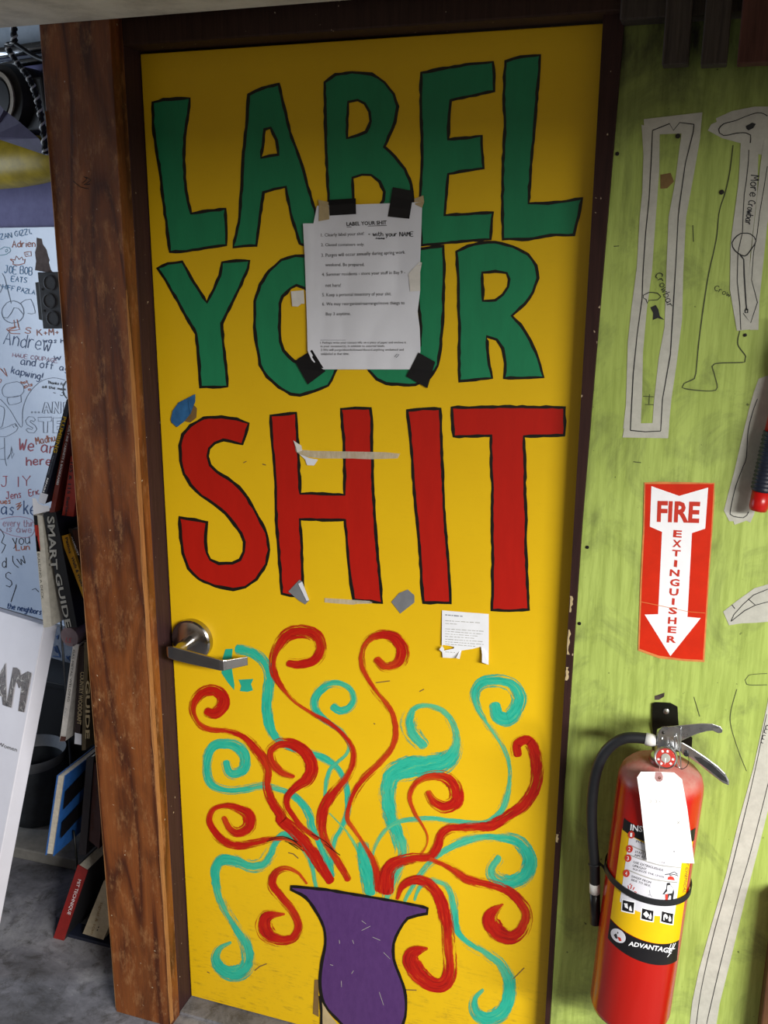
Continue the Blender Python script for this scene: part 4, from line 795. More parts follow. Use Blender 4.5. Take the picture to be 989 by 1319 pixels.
for c0, sh in (((200, 718), 0), ((402, 806), 1), ((608, 836), 2)):
    c = Q5(c0)[0]; a = 7.4
    sq = lambda k: [(c[0] - k + .6, c[1] - k - 1.2), (c[0] + k + .6, c[1] - k + 2.2), (c[0] + k - .6, c[1] + k + 1.2), (c[0] - k - .6, c[1] + k - 2.2)]
    pi_ = cpatch('pictogram', sq(8.6), 'sign_white', lb, .0008, 8, 2); cpatch('tile', sq(7.2), 'label_black', pi_, .0010, 8, 2)
    if sh == 0: shp = [[(-5, -3), (-1, -3.4), (0, 3), (-4, 2)], [(1, 4), (2, 0), (3.4, -2), (4.5, 2), (5, 5), (2, 5)]]
    elif sh == 1: shp = [[(-5.5, 0), (-1.5, -4.5), (2.5, 0), (-1.5, 4.2)], [(1, 4), (3, 0), (4, -4), (5.3, 1), (4.5, 5)]]
    else: shp = [[(-5, 4), (-4.6, -2), (-2.5, -4.6), (0, -3), (1, 0), (-1, 2), (-2.6, -1), (-3.4, 1), (-3.4, 4.4)], [(1.4, 3), (3, -4), (4.6, -1), (5, 3), (3, 4.6)]]
    for s in shp: poly('symbol', [(c[0] + x, c[1] + y + x * .22) for x, y in s], s_cyl, .0012, 'sign_white', pi_, th=.0001)
cc_ = Q5((95, 1030))[0]; V = [s_cyl(cc_[0], cc_[1], .0010)]; F = []
for k in (1, 2, 3, 4):
    V += [s_cyl(x, y, .0010) for x, y in disc2(cc_, 11.0 * k / 4, 7.6 * k / 4, 24, .75)]
for i in range(24):
    F.append((0, 1 + i, 1 + (i + 1) % 24))
    for k in range(3): a = 1 + 24 * k + i; b = 1 + 24 * k + (i + 1) % 24; F.append((a, a + 24, b + 24, b))
lg = mk('logo_oval', V, orient(V, F, len(F)), 'label_white', lb)
poly('logo_mark', Q5((50, 1020), (75, 1005), (85, 1030), (90, 1060), (70, 1060)), s_cyl, .0012, 'ink', lg, th=.0001); poly('logo_mark', Q5((90, 1040), (120, 1050), (132, 1085), (105, 1085)), s_cyl, .0012, 'label_red', lg, th=.0001); poly('logo_mark', Q5((92, 985), (98, 1000), (92, 1012), (86, 1000)), s_cyl, .0012, 'ink', lg, th=.0001)
text('brand_words', [('ADVANTAGE', tuple(Q5((215, 1088), (668, 1165), (650, 1218), (200, 1133))))], s_cyl, .0010, 'sign_white', lb, True)
lines('brand_flourish', [Q5((625, 1175), (650, 1115)), Q5((645, 1190), (675, 1110)), Q5((668, 1165), (695, 1105)), Q5((610, 1255), (640, 1215)), Q5((640, 1175), (690, 1165))], .8, s_cyl, .0010, 'sign_white', lb)
# strap round the cylinder and the hose
th, hs = cyl_hit(845, 1160); V = []; F = []; n = 72
for i in range(n):
    a = 2 * math.pi * i / n; hb = hs + .006 * math.sin(a) * -1
    for dh, oo in ((-.0055, .0014), (-.0055, .0036), (.0055, .0036), (.0055, .0014)): V.append(cyl_at(a, hb + dh, oo))
for i in range(n):
    for k in range(4): a, b = 4 * i, 4 * ((i + 1) % n); F.append((a + k, a + (k + 1) % 4, b + (k + 1) % 4, b + k))
fixn(mk('strap', V, F, 'black_rubber', ext))
# valve, gauge, levers
VY = EC.y; top = EC + AX * (BH + .026)
def s_val(dy): return lambda x, y, o=0: pt(x, y, VY - dy - o)
lathe('valve_stem', [(.021, 0), (.021, .008), (.0165, .010), (.0165, .052), (.012, .056)], top, AX, 'cast_aluminium', ext, 28, True, .5)
vb = poly('valve_body', Q3((215, 350), (250, 310), (370, 310), (440, 330), (435, 480), (430, 560), (380, 540), (330, 500), (230, 505), (195, 470)), s_val(-.014), 0, 'cast_aluminium', ext, th=.030, close_back=True); bevel(vb, .0015)
for q in ((260, 370), (245, 430)):
    c = Q3(q)[0]; lathe('pivot_pin', [(.0022, 0), (.0022, .0015), (.0012, .0022)], s_val(.0165)(c[0], c[1]), (0, -1, 0), 'marker_black' if q[0] == 260 else 'screw_steel', vb, 12)
ul = poly('squeeze_lever', Q3((245, 315), (400, 300), (520, 288), (640, 278), (740, 282), (820, 310), (842, 340), (838, 370), (800, 378), (745, 352), (690, 356), (600, 380), (520, 412), (440, 450), (400, 470), (380, 380), (300, 368), (245, 368)), s_val(-.013), 0, 'cast_aluminium', ext, th=.026, close_back=True); bevel(ul, .002)
tpo = poly('lever_tip', Q3((742, 322), (800, 326), (836, 342), (836, 366), (800, 374), (745, 348)), s_val(.0135), 0, 'screw_steel', ul, th=.001)
ll = poly('carry_handle', Q3((410, 462), (450, 465), (560, 530), (680, 610), (800, 700), (870, 770), (905, 840), (905, 890), (840, 862), (720, 770), (610, 680), (510, 610), (440, 580), (425, 520)), s_val(-.011), 0, 'cast_aluminium', ext, th=.022, close_back=True); bevel(ll, .002)
poly('embossed_panel', Q3((560, 605), (640, 625), (760, 705), (870, 810), (890, 860), (830, 835), (720, 745), (610, 665)), s_val(.0112), 0, 'galvanised', ll, th=.0006)
lathe('rubber_bumper', [(.0042, 0), (.0042, .004), (.003, .0055)], s_val(.0112)(*Q3((485, 572))[0]), (0, -1, 0), 'black_rubber', ll, 14)
g0 = s_val(.030)(*Q3((285, 615))[0])
ga = lathe('pressure_gauge', [(.0130, -.026), (.0170, -.010), (.0185, -.006), (.0185, .004), (.0170, .006), (.0150, .0045)], g0, (-.04, -1, .35), 'cast_aluminium', ext, 32, True, .5)
gd = Vector((-.04, -1, .35)).normalized()
lathe('dial', [(.0152, .0046), (.0146, .0052)], g0, gd, 'gauge_red', ga, 28, False); lathe('dial_centre', [(.0075, .0054), (.0068, .006)], g0, gd, 'label_grey', ga, 20, False)
ux = gd.cross(Vector((0, 0, 1))).normalized() * -1; uz = ux.cross(gd)
for k in range(9):
    a = 2 * math.pi * k / 9; c = g0 + gd * .0056 + (ux * math.cos(a) + uz * math.sin(a)) * .0115; e = (ux * math.cos(a) + uz * math.sin(a)); f = (uz * math.cos(a) - ux * math.sin(a))
    if k % 3 != 2: mk('dial_mark', [c + e * .0018 + f * .0016, c - e * .0018 + f * .0016, c - e * .0018 - f * .0016, c + e * .0018 - f * .0016], [(0, 1, 2, 3)], 'sign_white', ga)
mk('needle', [g0 + gd * .0064 + ux * .0012, g0 + gd * .0064 - ux * .0012, g0 + gd * .0064 + uz * .011], [(0, 1, 2)], 'sign_white', ga)
wl = [s_val(.019)(*q) for q in Q3((370, 400), (372, 500), (385, 620), (410, 705), (430, 700), (425, 600), (405, 480), (388, 405), (372, 398))]
tube('safety_pin', smooth3(wl, 5), .0011, 'cast_aluminium', ext, 8)
tube('seal_wire', smooth3([s_val(.015)(*q) for q in Q3((500, 580), (510, 640), (490, 700), (440, 728), (415, 705))], 5), .0006, 'black_rubber', ext, 6)
# hose
hp = [s_val(.006)(*Q3((190, 450))[0]), s_val(.006)(*Q3((150, 445))[0]), s_val(.006)(*Q3((85, 430))[0])]
tube('hose_coupling', hp, [.0085, .0105, .0105], 'white_plastic', ext, 18)
hpts = [s_val(d)(x, y) for x, y, d in ((833, 951.5, .006), (818, 950, .006), (804, 951, .006), (790, 958, .005), (777, 972, .003), (768.5, 992, .0), (764, 1016, -.005), (762, 1046, -.008), (763, 1080, -.008), (765.5, 1112, -.006), (766, 1138, -.006))]
ho = tube('hose', smooth3(hpts, 5), .0092, 'black_rubber', ext, 18)
nb = [s_val(-.006)(766, 1137), s_val(-.006)(766, 1149.5)]; tube('nozzle_band', nb, .0094, 'white_plastic', ho, 18)
tube('nozzle', [s_val(-.006)(766, 1149), s_val(-.006)(766.3, 1170), s_val(-.006)(766.5, 1189)], [.0092, .0092, .0094], 'black_plastic', ho, 18)
tube('hose_loop', [s_val(-.006 + .010 * math.sin(a))(766 + 7.6 * math.cos(a), 1113 + 3 * math.sin(a)) for a in [2 * math.pi * k / 20 for k in range(21)]], .0017, 'black_rubber', ext, 8, False)
tube('strap_tail', smooth3([s_val(-.004)(772, 1112), s_val(.0)(778, 1118), s_val(.012)(784, 1131), s_val(.03)(790, 1138)], 5), .0022, 'black_rubber', ext, 8)
# inspection tag
tg = empty('inspection_tag', pt(856, 993, VY - .075), 'white card inspection tag hanging on the red extinguisher', 'tag')
TG = K(810, 985, 90 / 913); tgp = TG((155, 92), (330, 92), (420, 95), (590, 102), (692, 190), (760, 560), (855, 1290), (540, 1275), (235, 1262), (180, 760), (150, 480), (106, 165))
def s_tag(x, y, o=0):
    f = (y - 993) / 118; return pt(x, y, VY - (.0705 + .006 + .004 * f) - o)
poly('card', tgp, s_tag, 0, 'tag_card', tg, [disc2(TG((398, 172))[0], 2.0, 2.0, 12)], th=.0007, close_back=True)
poly('eyelet', TG((345, 96), (422, 98), (445, 150), (440, 200), (410, 222), (365, 220), (338, 180)), s_tag, .0008, 'tag_eyelet', tg, [disc2(TG((398, 172))[0], 2.0, 2.0, 12)], th=.0003)
tube('tag_string', smooth3([s_tag(*TG((398, 172))[0], .001), pt(849, 990, VY - .06), pt(852, 975, VY - .035), pt(853, 965, VY - .02)], 5), .0006, 'tag_eyelet', tg, 6)
ls = []
rg = random.Random(8)
for x0, y0, x1, y1 in ((265, 385, 590, 395), (390, 565, 545, 575), (385, 605, 540, 612), (420, 638, 540, 645), (230, 672, 620, 685), (405, 748, 495, 752), (290, 1070, 380, 1075), (600, 1075, 745, 1090), (320, 1190, 400, 1195), (500, 1195, 550, 1198), (680, 1200, 765, 1210)): ls += dashes(x0, y0, x1, y1, rg, TG)
lines('faint_print', ls, .7, s_tag, .0010, 'label_white', tg)
lines('handwriting', [TG((260, 455), (290, 465), (288, 492), (258, 498)), TG((335, 455), (362, 468), (358, 495), (332, 498)), TG((388, 485), (405, 482), (415, 495)), TG((630, 740), (665, 775)), TG((662, 738), (632, 775))], .7, s_tag, .0010, 'label_grey', tg)
lines('pen_dot', [TG((580, 1135), (600, 1135))], 1.6, s_tag, .0010, 'pale_ink', tg)

# tool hanging at the right
tl = empty('hanging_tool', s_green(985, 660, .05), 'hand tool with ribbed navy grip and red end hanging on the green wall', 'tool')
def s_tl(x, y): return pt(x, y, GWY - .030)
a0 = s_tl(976, 657); a1 = s_tl(981, 632); a2 = s_tl(998, 556); a3 = s_tl(1016, 478); a4 = s_tl(1032, 408)
ax = (a3 - a0).normalized()
tube('end_cap', [a0, a0 + ax * .006, a1], [.013, .0145, .0145], 'red_plastic', tl, 24)
gl = (a2 - a1).length; gp = []; gr = []
for i in range(61): gp.append(a1 + (a2 - a1) * (i / 60)); gr.append(.0165 + (.0012 if (i // 2) % 2 else -.0006))
tube('grip', gp, gr, 'navy_grip', tl, 24)
tube('shaft', [a2, a2 + (a3 - a2) * .5, a3], [.0155, .015, .014], 'red_plastic', tl, 20)
tube('head', [a3, a3 + (a4 - a3) * .3, a4], [.017, .021, .016], 'galvanised', tl, 20)
hk = a4 + Vector((0, .02, .02)); tube('hook', smooth3([a4, a4 + Vector((0, .01, .025)), Vector((a4.x, GWY - .012, a4.z + .03)), Vector((a4.x, GWY - .0005, a4.z + .02))], 5), .003, 'galvanised', tl, 8)

# ================================================================== THE BAY ON THE LEFT
# whiteboard on the violet wall
def bay_pt(x, y, o): return s_bay(x, y, o)
wbTL = s_bay(20, 293, .012); wbBR = s_bay(57, 797, .012)
def bw(u, o, z): p = BW_P + BW_U * u + BW_N * o; return Vector((p.x, p.y, z))
ur = (s_bay(110, 500, 0) - BW_P).dot(BW_U); zt = s_bay(30, 293, .012).z; zbt = s_bay(28, 790, .012).z
wb = empty('whiteboard', bw(-.3, .0, zbt), 'whiteboard covered in coloured handwriting and doodles', 'whiteboard')
def slab(name, u0, u1, z0, z1, o0, o1, mat, parent, bev=0):
    return hexa(name, [bw(u0, o1, z1), bw(u1, o1, z1), bw(u1, o1, z0), bw(u0, o1, z0), bw(u0, o0, z1), bw(u1, o0, z1), bw(u1, o0, z0), bw(u0, o0, z0)], mat, parent, bev)
slab('panel', -1.1, ur + .10, zbt, zt, .001, .012, 'whiteboard', wb)
slab('bottom_edge', -1.1, ur + .10, zbt - .006, zbt, .001, .013, 'conduit_steel', wb)
def sw(x, y, o=0): return s_bay(x, y, .0128 + o)
def h8(s, x0, y0, x1, y1, h, Kc=B8, sc=110 / 806): (a, b), (c, d) = Kc((x0, y0), (x1, y1)); return (s, a, b, c, d, h * sc)
S8_, S7_, S4_ = 110 / 806, 100 / 824, 70 / 401
def hb(mat, w, *rows):
    for r in rows: hand('marker_writing', [r], w, sw, 0, mat, wb)
hb('ink_blue', 1.0, h8('ZAN GIZZI,', 5, 135, 295, 80, 48), h8('JOE BOB', 40, 450, 300, 470, 70), h8('EATS', 105, 530, 250, 545, 48), h8('HIFF PAZLA', 20, 600, 325, 655, 42))
hb('ink_orange', 1.2, h8('Adrien', 115, 210, 330, 205, 62), h8('K+M+', 350, 1045, 555, 1035, 58), h8('S', 232, 1020, 290, 1025, 55), h8('Madhu', 385, 1095, 585, 1055, 75, B7, S7_), h8('hot', 225, 450, 295, 440, 30, B7, S7_), h8('pls', 262, 490, 345, 470, 32, B7, S7_), h8('o', 300, 520, 325, 515, 26, B7, S7_), h8('Lun', 118, 740, 215, 735, 45, B4, S4_), h8('ues', 5, 398, 78, 392, 38, B4, S4_))
hb('ink_navy', 1.2, h8('Andrew', 30, 1120, 465, 1200, 130), h8('was h', 405, 1105, 600, 1115, 40), h8('w', 570, 190, 640, 195, 60, B7, S7_), h8('and off', 215, 240, 560, 300, 80, B7, S7_), h8('ag', 625, 300, 720, 320, 60, B7, S7_), h8('kapwing!', 115, 335, 440, 410, 75, B7, S7_))
hb('ink_pink', .9, h8('HAVE COURAGE'.replace('V', 'U').replace('R', 'P'), 130, 160, 605, 225, 42, B7, S7_), h8('every thin', 20, 560, 250, 565, 50, B4, S4_), h8('is awe', 45, 600, 230, 610, 45, B4, S4_))
hb('ink_dark', .8, h8('Thanks for', 505, 445, 690, 470, 28, B7, S7_), h8('all the mem', 445, 490, 690, 520, 28, B7, S7_), h8('- J', 560, 555, 680, 580, 32, B7, S7_))
hb('ink_red', 1.7, h8('We an', 195, 1150, 580, 1190, 120, B7, S7_), h8('here', 280, 1315, 540, 1310, 90, B7, S7_))
hb('ink_red', 1.1, h8('Jens', 45, 360, 155, 350, 50, B4, S4_), h8('Eric', 215, 335, 290, 325, 45, B4, S4_), h8('J', 8, 270, 55, 270, 75, B4, S4_), h8('I', 122, 268, 134, 268, 75, B4, S4_), h8('Y', 165, 266, 225, 265, 75, B4, S4_))
hb('ink_navy', 1.5, h8('as', 5, 470, 100, 475, 85, B4, S4_), h8('ke', 175, 475, 260, 475, 100, B4, S4_))
hb('ink_dark', 1.0, h8('you', 95, 700, 220, 690, 75, B4, S4_), h8('(w', 115, 870, 195, 830, 85, B4, S4_), h8('S,', 45, 1010, 120, 1000, 110, B4, S4_), h8('d', 15, 865, 45, 865, 75, B4, S4_))
hb('ink_navy', 1.3, h8('the neighbors', 50, 1165, 300, 1215, 40, B4, S4_))
# block letters AND STEVE, drawn as outlines
def outl(Kc, *loops, mat='ink_grey', w=.8, smooth=False):
    for lp in loops: lines('marker_drawing', [Kc(*lp)], w, sw, 0, mat, wb, smooth, True)
outl(B7, ((445, 755), (475, 645), (505, 650), (540, 755), (510, 760), (500, 725), (475, 725), (468, 762)), ((482, 705), (492, 680), (500, 705)), ((550, 760), (555, 640), (585, 640), (615, 715), (620, 638), (645, 640), (645, 762), (620, 762), (580, 700), (575, 762)), ((672, 765), (672, 645), (720, 640), (740, 700), (720, 765)))
outl(B7, ((375, 830), (355, 850), (325, 835), (315, 850), (370, 890), (390, 930), (360, 970), (300, 965), (272, 935), (295, 920), (335, 935), (350, 920), (285, 880), (268, 840), (300, 798), (350, 800)), ((400, 805), (545, 800), (545, 845), (505, 850), (500, 968), (460, 968), (458, 850), (405, 845)), ((560, 810), (680, 808), (680, 840), (605, 845), (605, 870), (660, 870), (660, 900), (605, 900), (605, 935), (680, 935), (680, 970), (560, 970)))
outl(B7, *[((x, 745), (x + 14, 745), (x + 14, 757), (x, 757)) for x in (332, 368, 402)])
# doodles
def free(Kc, mat, w, *pls):
    for p in pls: lines('marker_drawing', [Kc(*p)], w, sw, 0, mat, wb, True)
free(B8, 'ink_grey', .9, ((20, 455), (40, 490), (105, 740)), ((20, 790), (60, 735), (130, 715), (200, 750), (225, 830), (190, 900), (110, 925), (40, 890), (15, 830), (20, 790)), ((25, 870), (70, 875), (105, 830), (130, 780), (170, 785), (220, 845)), ((190, 740), (240, 705), (290, 700), (330, 830), (260, 832)), ((0, 560), (20, 590), (0, 640)))
free(B8, 'ink_orange', 1.2, ((95, 325), (125, 345), (120, 370), (180, 375), (230, 360), (235, 320), (215, 330), (205, 300), (180, 325), (150, 290), (140, 330), (95, 320)), ((225, 260), (290, 250), (295, 290), (240, 295), (225, 270), (265, 275)), ((160, 890), (175, 960), (185, 985), (70, 995), (160, 960), (60, 980), (100, 1020), (190, 1025)), ((130, 895), (140, 970)))
free(B8, 'ink_teal', .9, ((0, 230), (40, 205), (90, 215), (100, 245), (60, 275), (0, 285)), ((50, 235), (65, 225), (72, 245), (55, 255), (48, 240)))
free(B7, 'ink_grey', .7, ((120, 435), (60, 450), (20, 510), (40, 580), (110, 590), (200, 580), (250, 530), (240, 460), (180, 425), (120, 435)), ((75, 600), (220, 575), (225, 640), (95, 670), (75, 600)), ((0, 610), (100, 720), (225, 910), (240, 720), (300, 560), (420, 430), (560, 385), (690, 410)), ((0, 930), (90, 900), (160, 870), (190, 910), (170, 950), (60, 1010), (0, 1010)), ((130, 890), (150, 915)), ((155, 880), (175, 905)), ((0, 680), (40, 700), (45, 770), (20, 900), (0, 915)), ((45, 1020), (50, 1240), (70, 1319)), ((0, 1140), (50, 1125)), ((0, 1250), (60, 1250)), ((75, 1245), (110, 1190), (120, 1110), (130, 1180), (150, 1190), (125, 1240), (118, 1180), (80, 1250)))
free(B7, 'ink_dark', 1.6, ((700, 420), (672, 470), (672, 550), (710, 605)))
free(B7, 'ink_orange', 1.0, ((0, 285), (40, 330), (10, 290), (75, 370), (40, 280)), ((0, 395), (15, 410), (0, 440)))
free(B4, 'ink_pink', .8, ((0, 510), (60, 495), (150, 490), (240, 520), (250, 600), (200, 645), (80, 625), (0, 590)))
free(B4, 'ink_orange', 1.2, ((115, 400), (155, 385), (120, 420), (160, 400), (125, 440), (155, 410)))
free(B4, 'ink_dark', .9, ((0, 580), (30, 630), (10, 680), (40, 700), (10, 760)), ((80, 1120), (120, 1000)), ((235, 1030), (260, 1020), (285, 1045)))
# blue scribble on the wall below the board
wl_ = lambda x, y, o=0: s_bay(x, y, .002 + o)
lines('wall_scribble', [T3((70, 240), (100, 300), (75, 270), (120, 310), (90, 230), (125, 330)), T3((90, 150), (110, 130), (100, 170)), T3((185, 330), (225, 380), (190, 350), (220, 330)), T3((60, 330), (130, 340))], 1.6, wl_, 0, 'ink_navy', bay)
for o in [c for c in bay.children]: o.matrix_parent_inverse = bay.matrix_basis.inverted()

# conduits, cable, yellow tube and dark fan motor at the top
def cond(yy, r, lab):
    p = s_bay(20, yy, .05); u = (p - BW_P).dot(BW_U)
    c = empty('conduit', bw(-.5, .04, p.z), lab, 'pipe', 'steel conduits high on the bay wall')
    tube('pipe', [bw(-1.6, .045, p.z), bw(-.4, .045, p.z), bw(.30, .045, p.z)], r, 'conduit_steel', c, 20)
    for uu in (-.9, -.02, .2): tube('pipe_clip', [bw(uu, .045 + (r + .001) * math.sin(a), p.z + (r + .001) * math.cos(a)) for a in [math.pi * k / 10 - .2 for k in range(13)]], .0022, 'galvanised', c, 6)
cond(65, .0150, 'upper steel conduit on the bay wall'); cond(81.5, .0095, 'lower steel conduit on the bay wall')
yc = s_bay(25, 208, .13); yt = empty('padded_tube', bw(-.4, .12, yc.z), 'yellow vinyl covered tube hanging in the bay', 'tube')
ye = s_bay(62, 200, .13); ue = (ye - BW_P).dot(BW_U); zc = yc.z
ys = [bw(-1.5, .125, zc - .01), bw(-.6, .125, zc - .005), bw(ue - .14, .125, zc), bw(ue - .06, .125, zc + .002), bw(ue + .01, .125, zc + .002), bw(ue + .07, .125, zc + .002), bw(ue + .10, .125, zc + .002)]
tube('padding', ys, [.066, .068, .066, .062, .054, .040, .015], 'yellow_vinyl', yt, 30)
for uu in (-1.3, -.75): tube('hanger_strap', [bw(uu, .125 + .071 * math.sin(a), zc + .071 * math.cos(a)) for a in [2 * math.pi * k / 24 for k in range(25)]], .0025, 'violet_sheet', yt, 6)
mz = s_bay(6, 128, .12); mu = (mz - BW_P).dot(BW_U)
mo = empty('round_motor', mz, 'dark round motor housing with pale ring above the yellow tube', 'motor')
C0 = bw(mu, .005, mz.z); lathe('housing', [(.075, 0), (.088, .02), (.090, .10), (.084, .125), (.06, .135)], C0, BW_N, 'dark_device', mo, 40, True, .6)
lathe('pale_ring', [(.066, .134), (.067, .140), (.056, .141), (.055, .134)], C0, BW_N, 'beige_ring', mo, 40, True, .6)
lathe('inner_disc', [(.05, .133), (.048, .139), (.02, .142)], C0, BW_N, 'black_bin', mo, 30)
hexa('mounting_plate', [bw(mu + .05, .10, mz.z + .05), bw(mu + .125, .10, mz.z + .05), bw(mu + .14, .10, mz.z - .08), bw(mu + .04, .10, mz.z - .08), bw(mu + .05, .001, mz.z + .05), bw(mu + .125, .001, mz.z + .05), bw(mu + .14, .001, mz.z - .08), bw(mu + .04, .001, mz.z - .08)], 'dark_device', mo, .006)
vs = poly('violet_cloth', B1((-60, 560), (30, 670), (60, 690), (160, 770), (300, 890), (345, 960), (355, 1020), (180, 960), (0, 900), (-80, 880)), lambda x, y, o=0: s_bay(x, y, .212 + o + .006 * math.sin(x * .4)), 0, 'violet_sheet', None, th=.003, close_back=True)
tag(vs, 'dark violet cloth sagging above the yellow tube', 'cloth')
# twisted cable
cp = [s_bay(x, y, .235) for x, y in B1((105, -40), (108, 60), (110, 140), (95, 160), (60, 170), (75, 215), (110, 270), (150, 330), (200, 390), (240, 460), (275, 545), (300, 640), (320, 740), (338, 850), (348, 960), (352, 1010))]
ca = empty('twisted_cable', cp[0], 'dark twisted cable with pale flecks hanging beside the plank', 'cable')
cs = smooth3(cp, 8); tube('core', cs, .0065, 'black_rubber', ca, 10)
for ph in (0, math.pi):
    hx = []
    for i, p in enumerate(cs):
        if i % 1: continue
        a = i * .8 + ph; hx.append(p + (BW_U * math.cos(a) + BW_N * math.sin(a)) * .0068)
    tube('strand', hx, .0026, 'white_plastic' if ph else 'black_rubber', ca, 6)
tube('branch', smooth3([s_bay(x, y, .235) for x, y in B1((120, 160), (180, 200), (240, 240), (310, 275), (380, 290))], 6), .0055, 'black_rubber', ca, 8)

# electrical box and torn metal plate, fixed to the back of the plank
JY = .16
jb = empty('junction_box', pt(78, 425, JY), 'dark grey steel junction box with round knockouts beside the plank', 'junction box')
jf = B8((352, 445), (535, 440), (590, 975), (405, 978)); J = lambda q, Y: pt(q[0], q[1], Y)
ext_r = [jf[0], (jf[1][0] + 26, jf[1][1]), (jf[2][0] + 22, jf[2][1]), jf[3]]
hexa('body', [J(q, JY) for q in ext_r] + [J(q, JY) + Vector((0, .06, 0)) for q in ext_r], 'box_grey', jb, .0015)
bf = B8((330, 540), (385, 535), (415, 905), (365, 890)); hexa('side_cover', [J(q, JY + .012) for q in bf] + [J(q, JY + .012) + Vector((0, .04, 0)) for q in bf], 'box_grey', jb, .001)
for c, r in (((470, 545), 58), ((466, 715), 60), ((498, 880), 58)):
    c = B8(c)[0]; kn = lathe('knockout', [(.0165, .0), (.0165, .0016), (.0140, .0020), (.0138, .0008), (.004, .0008)], pt(c[0], c[1], JY - .0002), (0, -1, 0), 'box_grey', jb, 26, True, .4)
for c in ((400, 604), (417, 808)): c = B8(c)[0]; lathe('screw_hole', [(.0025, 0), (.0025, .0006), (.001, .0007)], pt(c[0], c[1], JY - .0002), (0, -1, 0), 'black_bin', jb, 10)
mp = poly('metal_plate', B8((345, 118), (395, 128), (405, 180), (440, 230), (455, 290), (470, 330), (462, 350), (480, 420), (500, 445), (420, 442), (330, 425), (340, 340), (330, 260), (345, 200)), lambda x, y, o=0: pt(x, y, .175 - o), 0, 'rusty_plate', None, th=.003, close_back=True)
tag(mp, 'torn grey metal plate above the junction box', 'plate')

# narrow tower shelf, mostly hidden behind the plank
BKY = .085
ts = empty('tower_shelf', (-.2, .2, 0), 'narrow black metal book tower behind the plank', 'shelf')
box('post', (-.11, .283, 0), (-.085, .30, 1.62), 'black_enamel', ts, .002)
tiers = [pt(75, 668, BKY).z - .004, pt(70, 812, BKY).z - .004, pt(95, 968, BKY).z - .004, pt(75, 1108, BKY).z - .006]
for z in tiers: box('shelf_plate', (-.285, BKY + .012, z - .003), (-.085, .29, z), 'black_enamel', ts)
box('base_plate', (-.26, .10, 0), (-.085, .30, .004), 'black_enamel', ts)
tube('side_wire', [pt(76, 770, .20), pt(84, 880, .20), pt(91, 985, .20)], .0028, 'galvanised', ts, 8); tube('side_wire', [pt(95, 1070, .12), pt(99, 1110, .12), pt(99, 1125, .12)], .0028, 'black_enamel', ts, 8)

# books
def book(spine, Y, depth, cover, label, words=None, tmat='sign_white', pages='pages', wq=None, extra=None, fore=False, name='book', yaw=0.0, bold=True, side=None):
    """spine corners TL,TR,BR,BL in picture coordinates at distance Y; the block runs back from there"""
    TL, TR, BR, BL = [pt(x, y, Y) for x, y in spine]
    b = empty(name, (BL + BR) / 2, label, 'book', 'books on the tower shelf')
    D = Vector((math.sin(yaw), math.cos(yaw), 0)) * depth; u = ((TR - TL) + (BR - BL)) / 2; un = u.normalized(); th = u.length; ct = min(.0022, th * .2)
    cm = book_mat(cover); sm = book_mat(side or cover); ins = ((TL - BL).normalized()) * .003
    def quadbox(nm, a0, a1, d0, d1, inset, m, par):
        f = lambda P0, P1, a: P0 + (P1 - P0).normalized() * a
        A = [f(TL, TR, a0) - ins * inset, f(TL, TR, a1) - ins * inset, f(BL, BR, a1) + ins * inset, f(BL, BR, a0) + ins * inset]
        return hexa(nm, [p + D * d0 for p in A] + [p + D * d1 for p in A], m, par)
    wT = (TR - TL).length
    sp_ = None if fore else quadbox('spine', 0, wT, 0, ct / depth, 0, cm, b)
    quadbox('cover', 0, ct, 0 if fore else ct / depth, 1, 0, sm, b); quadbox('cover', wT - ct, wT, 0 if fore else ct / depth, 1, 0, sm, b)
    quadbox('page_block', ct, wT - ct, .02 if fore else ct / depth, .98, 1, pages, b)
    if fore: quadbox('spine', 0, wT, 1 - ct / depth, 1, 0, cm, b)
    sf = lambda x, y, o=0: pt(x, y, Y - .0006 - o)
    for w, q, m in (words or []): text('spine_lettering', [(w, q)], sf, 0, m, sp_ or b, bold)
    for q, m in (extra or []): poly('spine_panel', q, sf, -.0003, m, sp_ or b, th=.0002)
    return b, (TL, TR, BR, BL, D, un)
def dn(x0, y0, x1, y1, w):
    """text box for lettering that runs down a spine from (x0,y0) to (x1,y1), w wide"""
    dx, dy = x1 - x0, y1 - y0; L = math.hypot(dx, dy); nx, ny = dy / L * w / 2, -dx / L * w / 2
    return ((x0 + nx, y0 + ny), (x1 + nx, y1 + ny), (x1 - nx, y1 - ny), (x0 - nx, y0 - ny))
def b6(x0, y0, x1, y1, w): (a, b), (c, d) = B6((x0, y0), (x1, y1)); return dn(a, b, c, d, w * 90 / 660)
def t2_(x0, y0, x1, y1, w): (a, b), (c, d) = T2((x0, y0), (x1, y1)); return dn(a, b, c, d, w * 100 / 660)
def t3_(x0, y0, x1, y1, w): (a, b), (c, d) = T3((x0, y0), (x1, y1)); return dn(a, b, c, d, w * 80 / 586)
def s8_(x0, y0, x1, y1, w): (a, b), (c, d) = S8((x0, y0), (x1, y1)); return dn(a, b, c, d, w * 150 / 733)
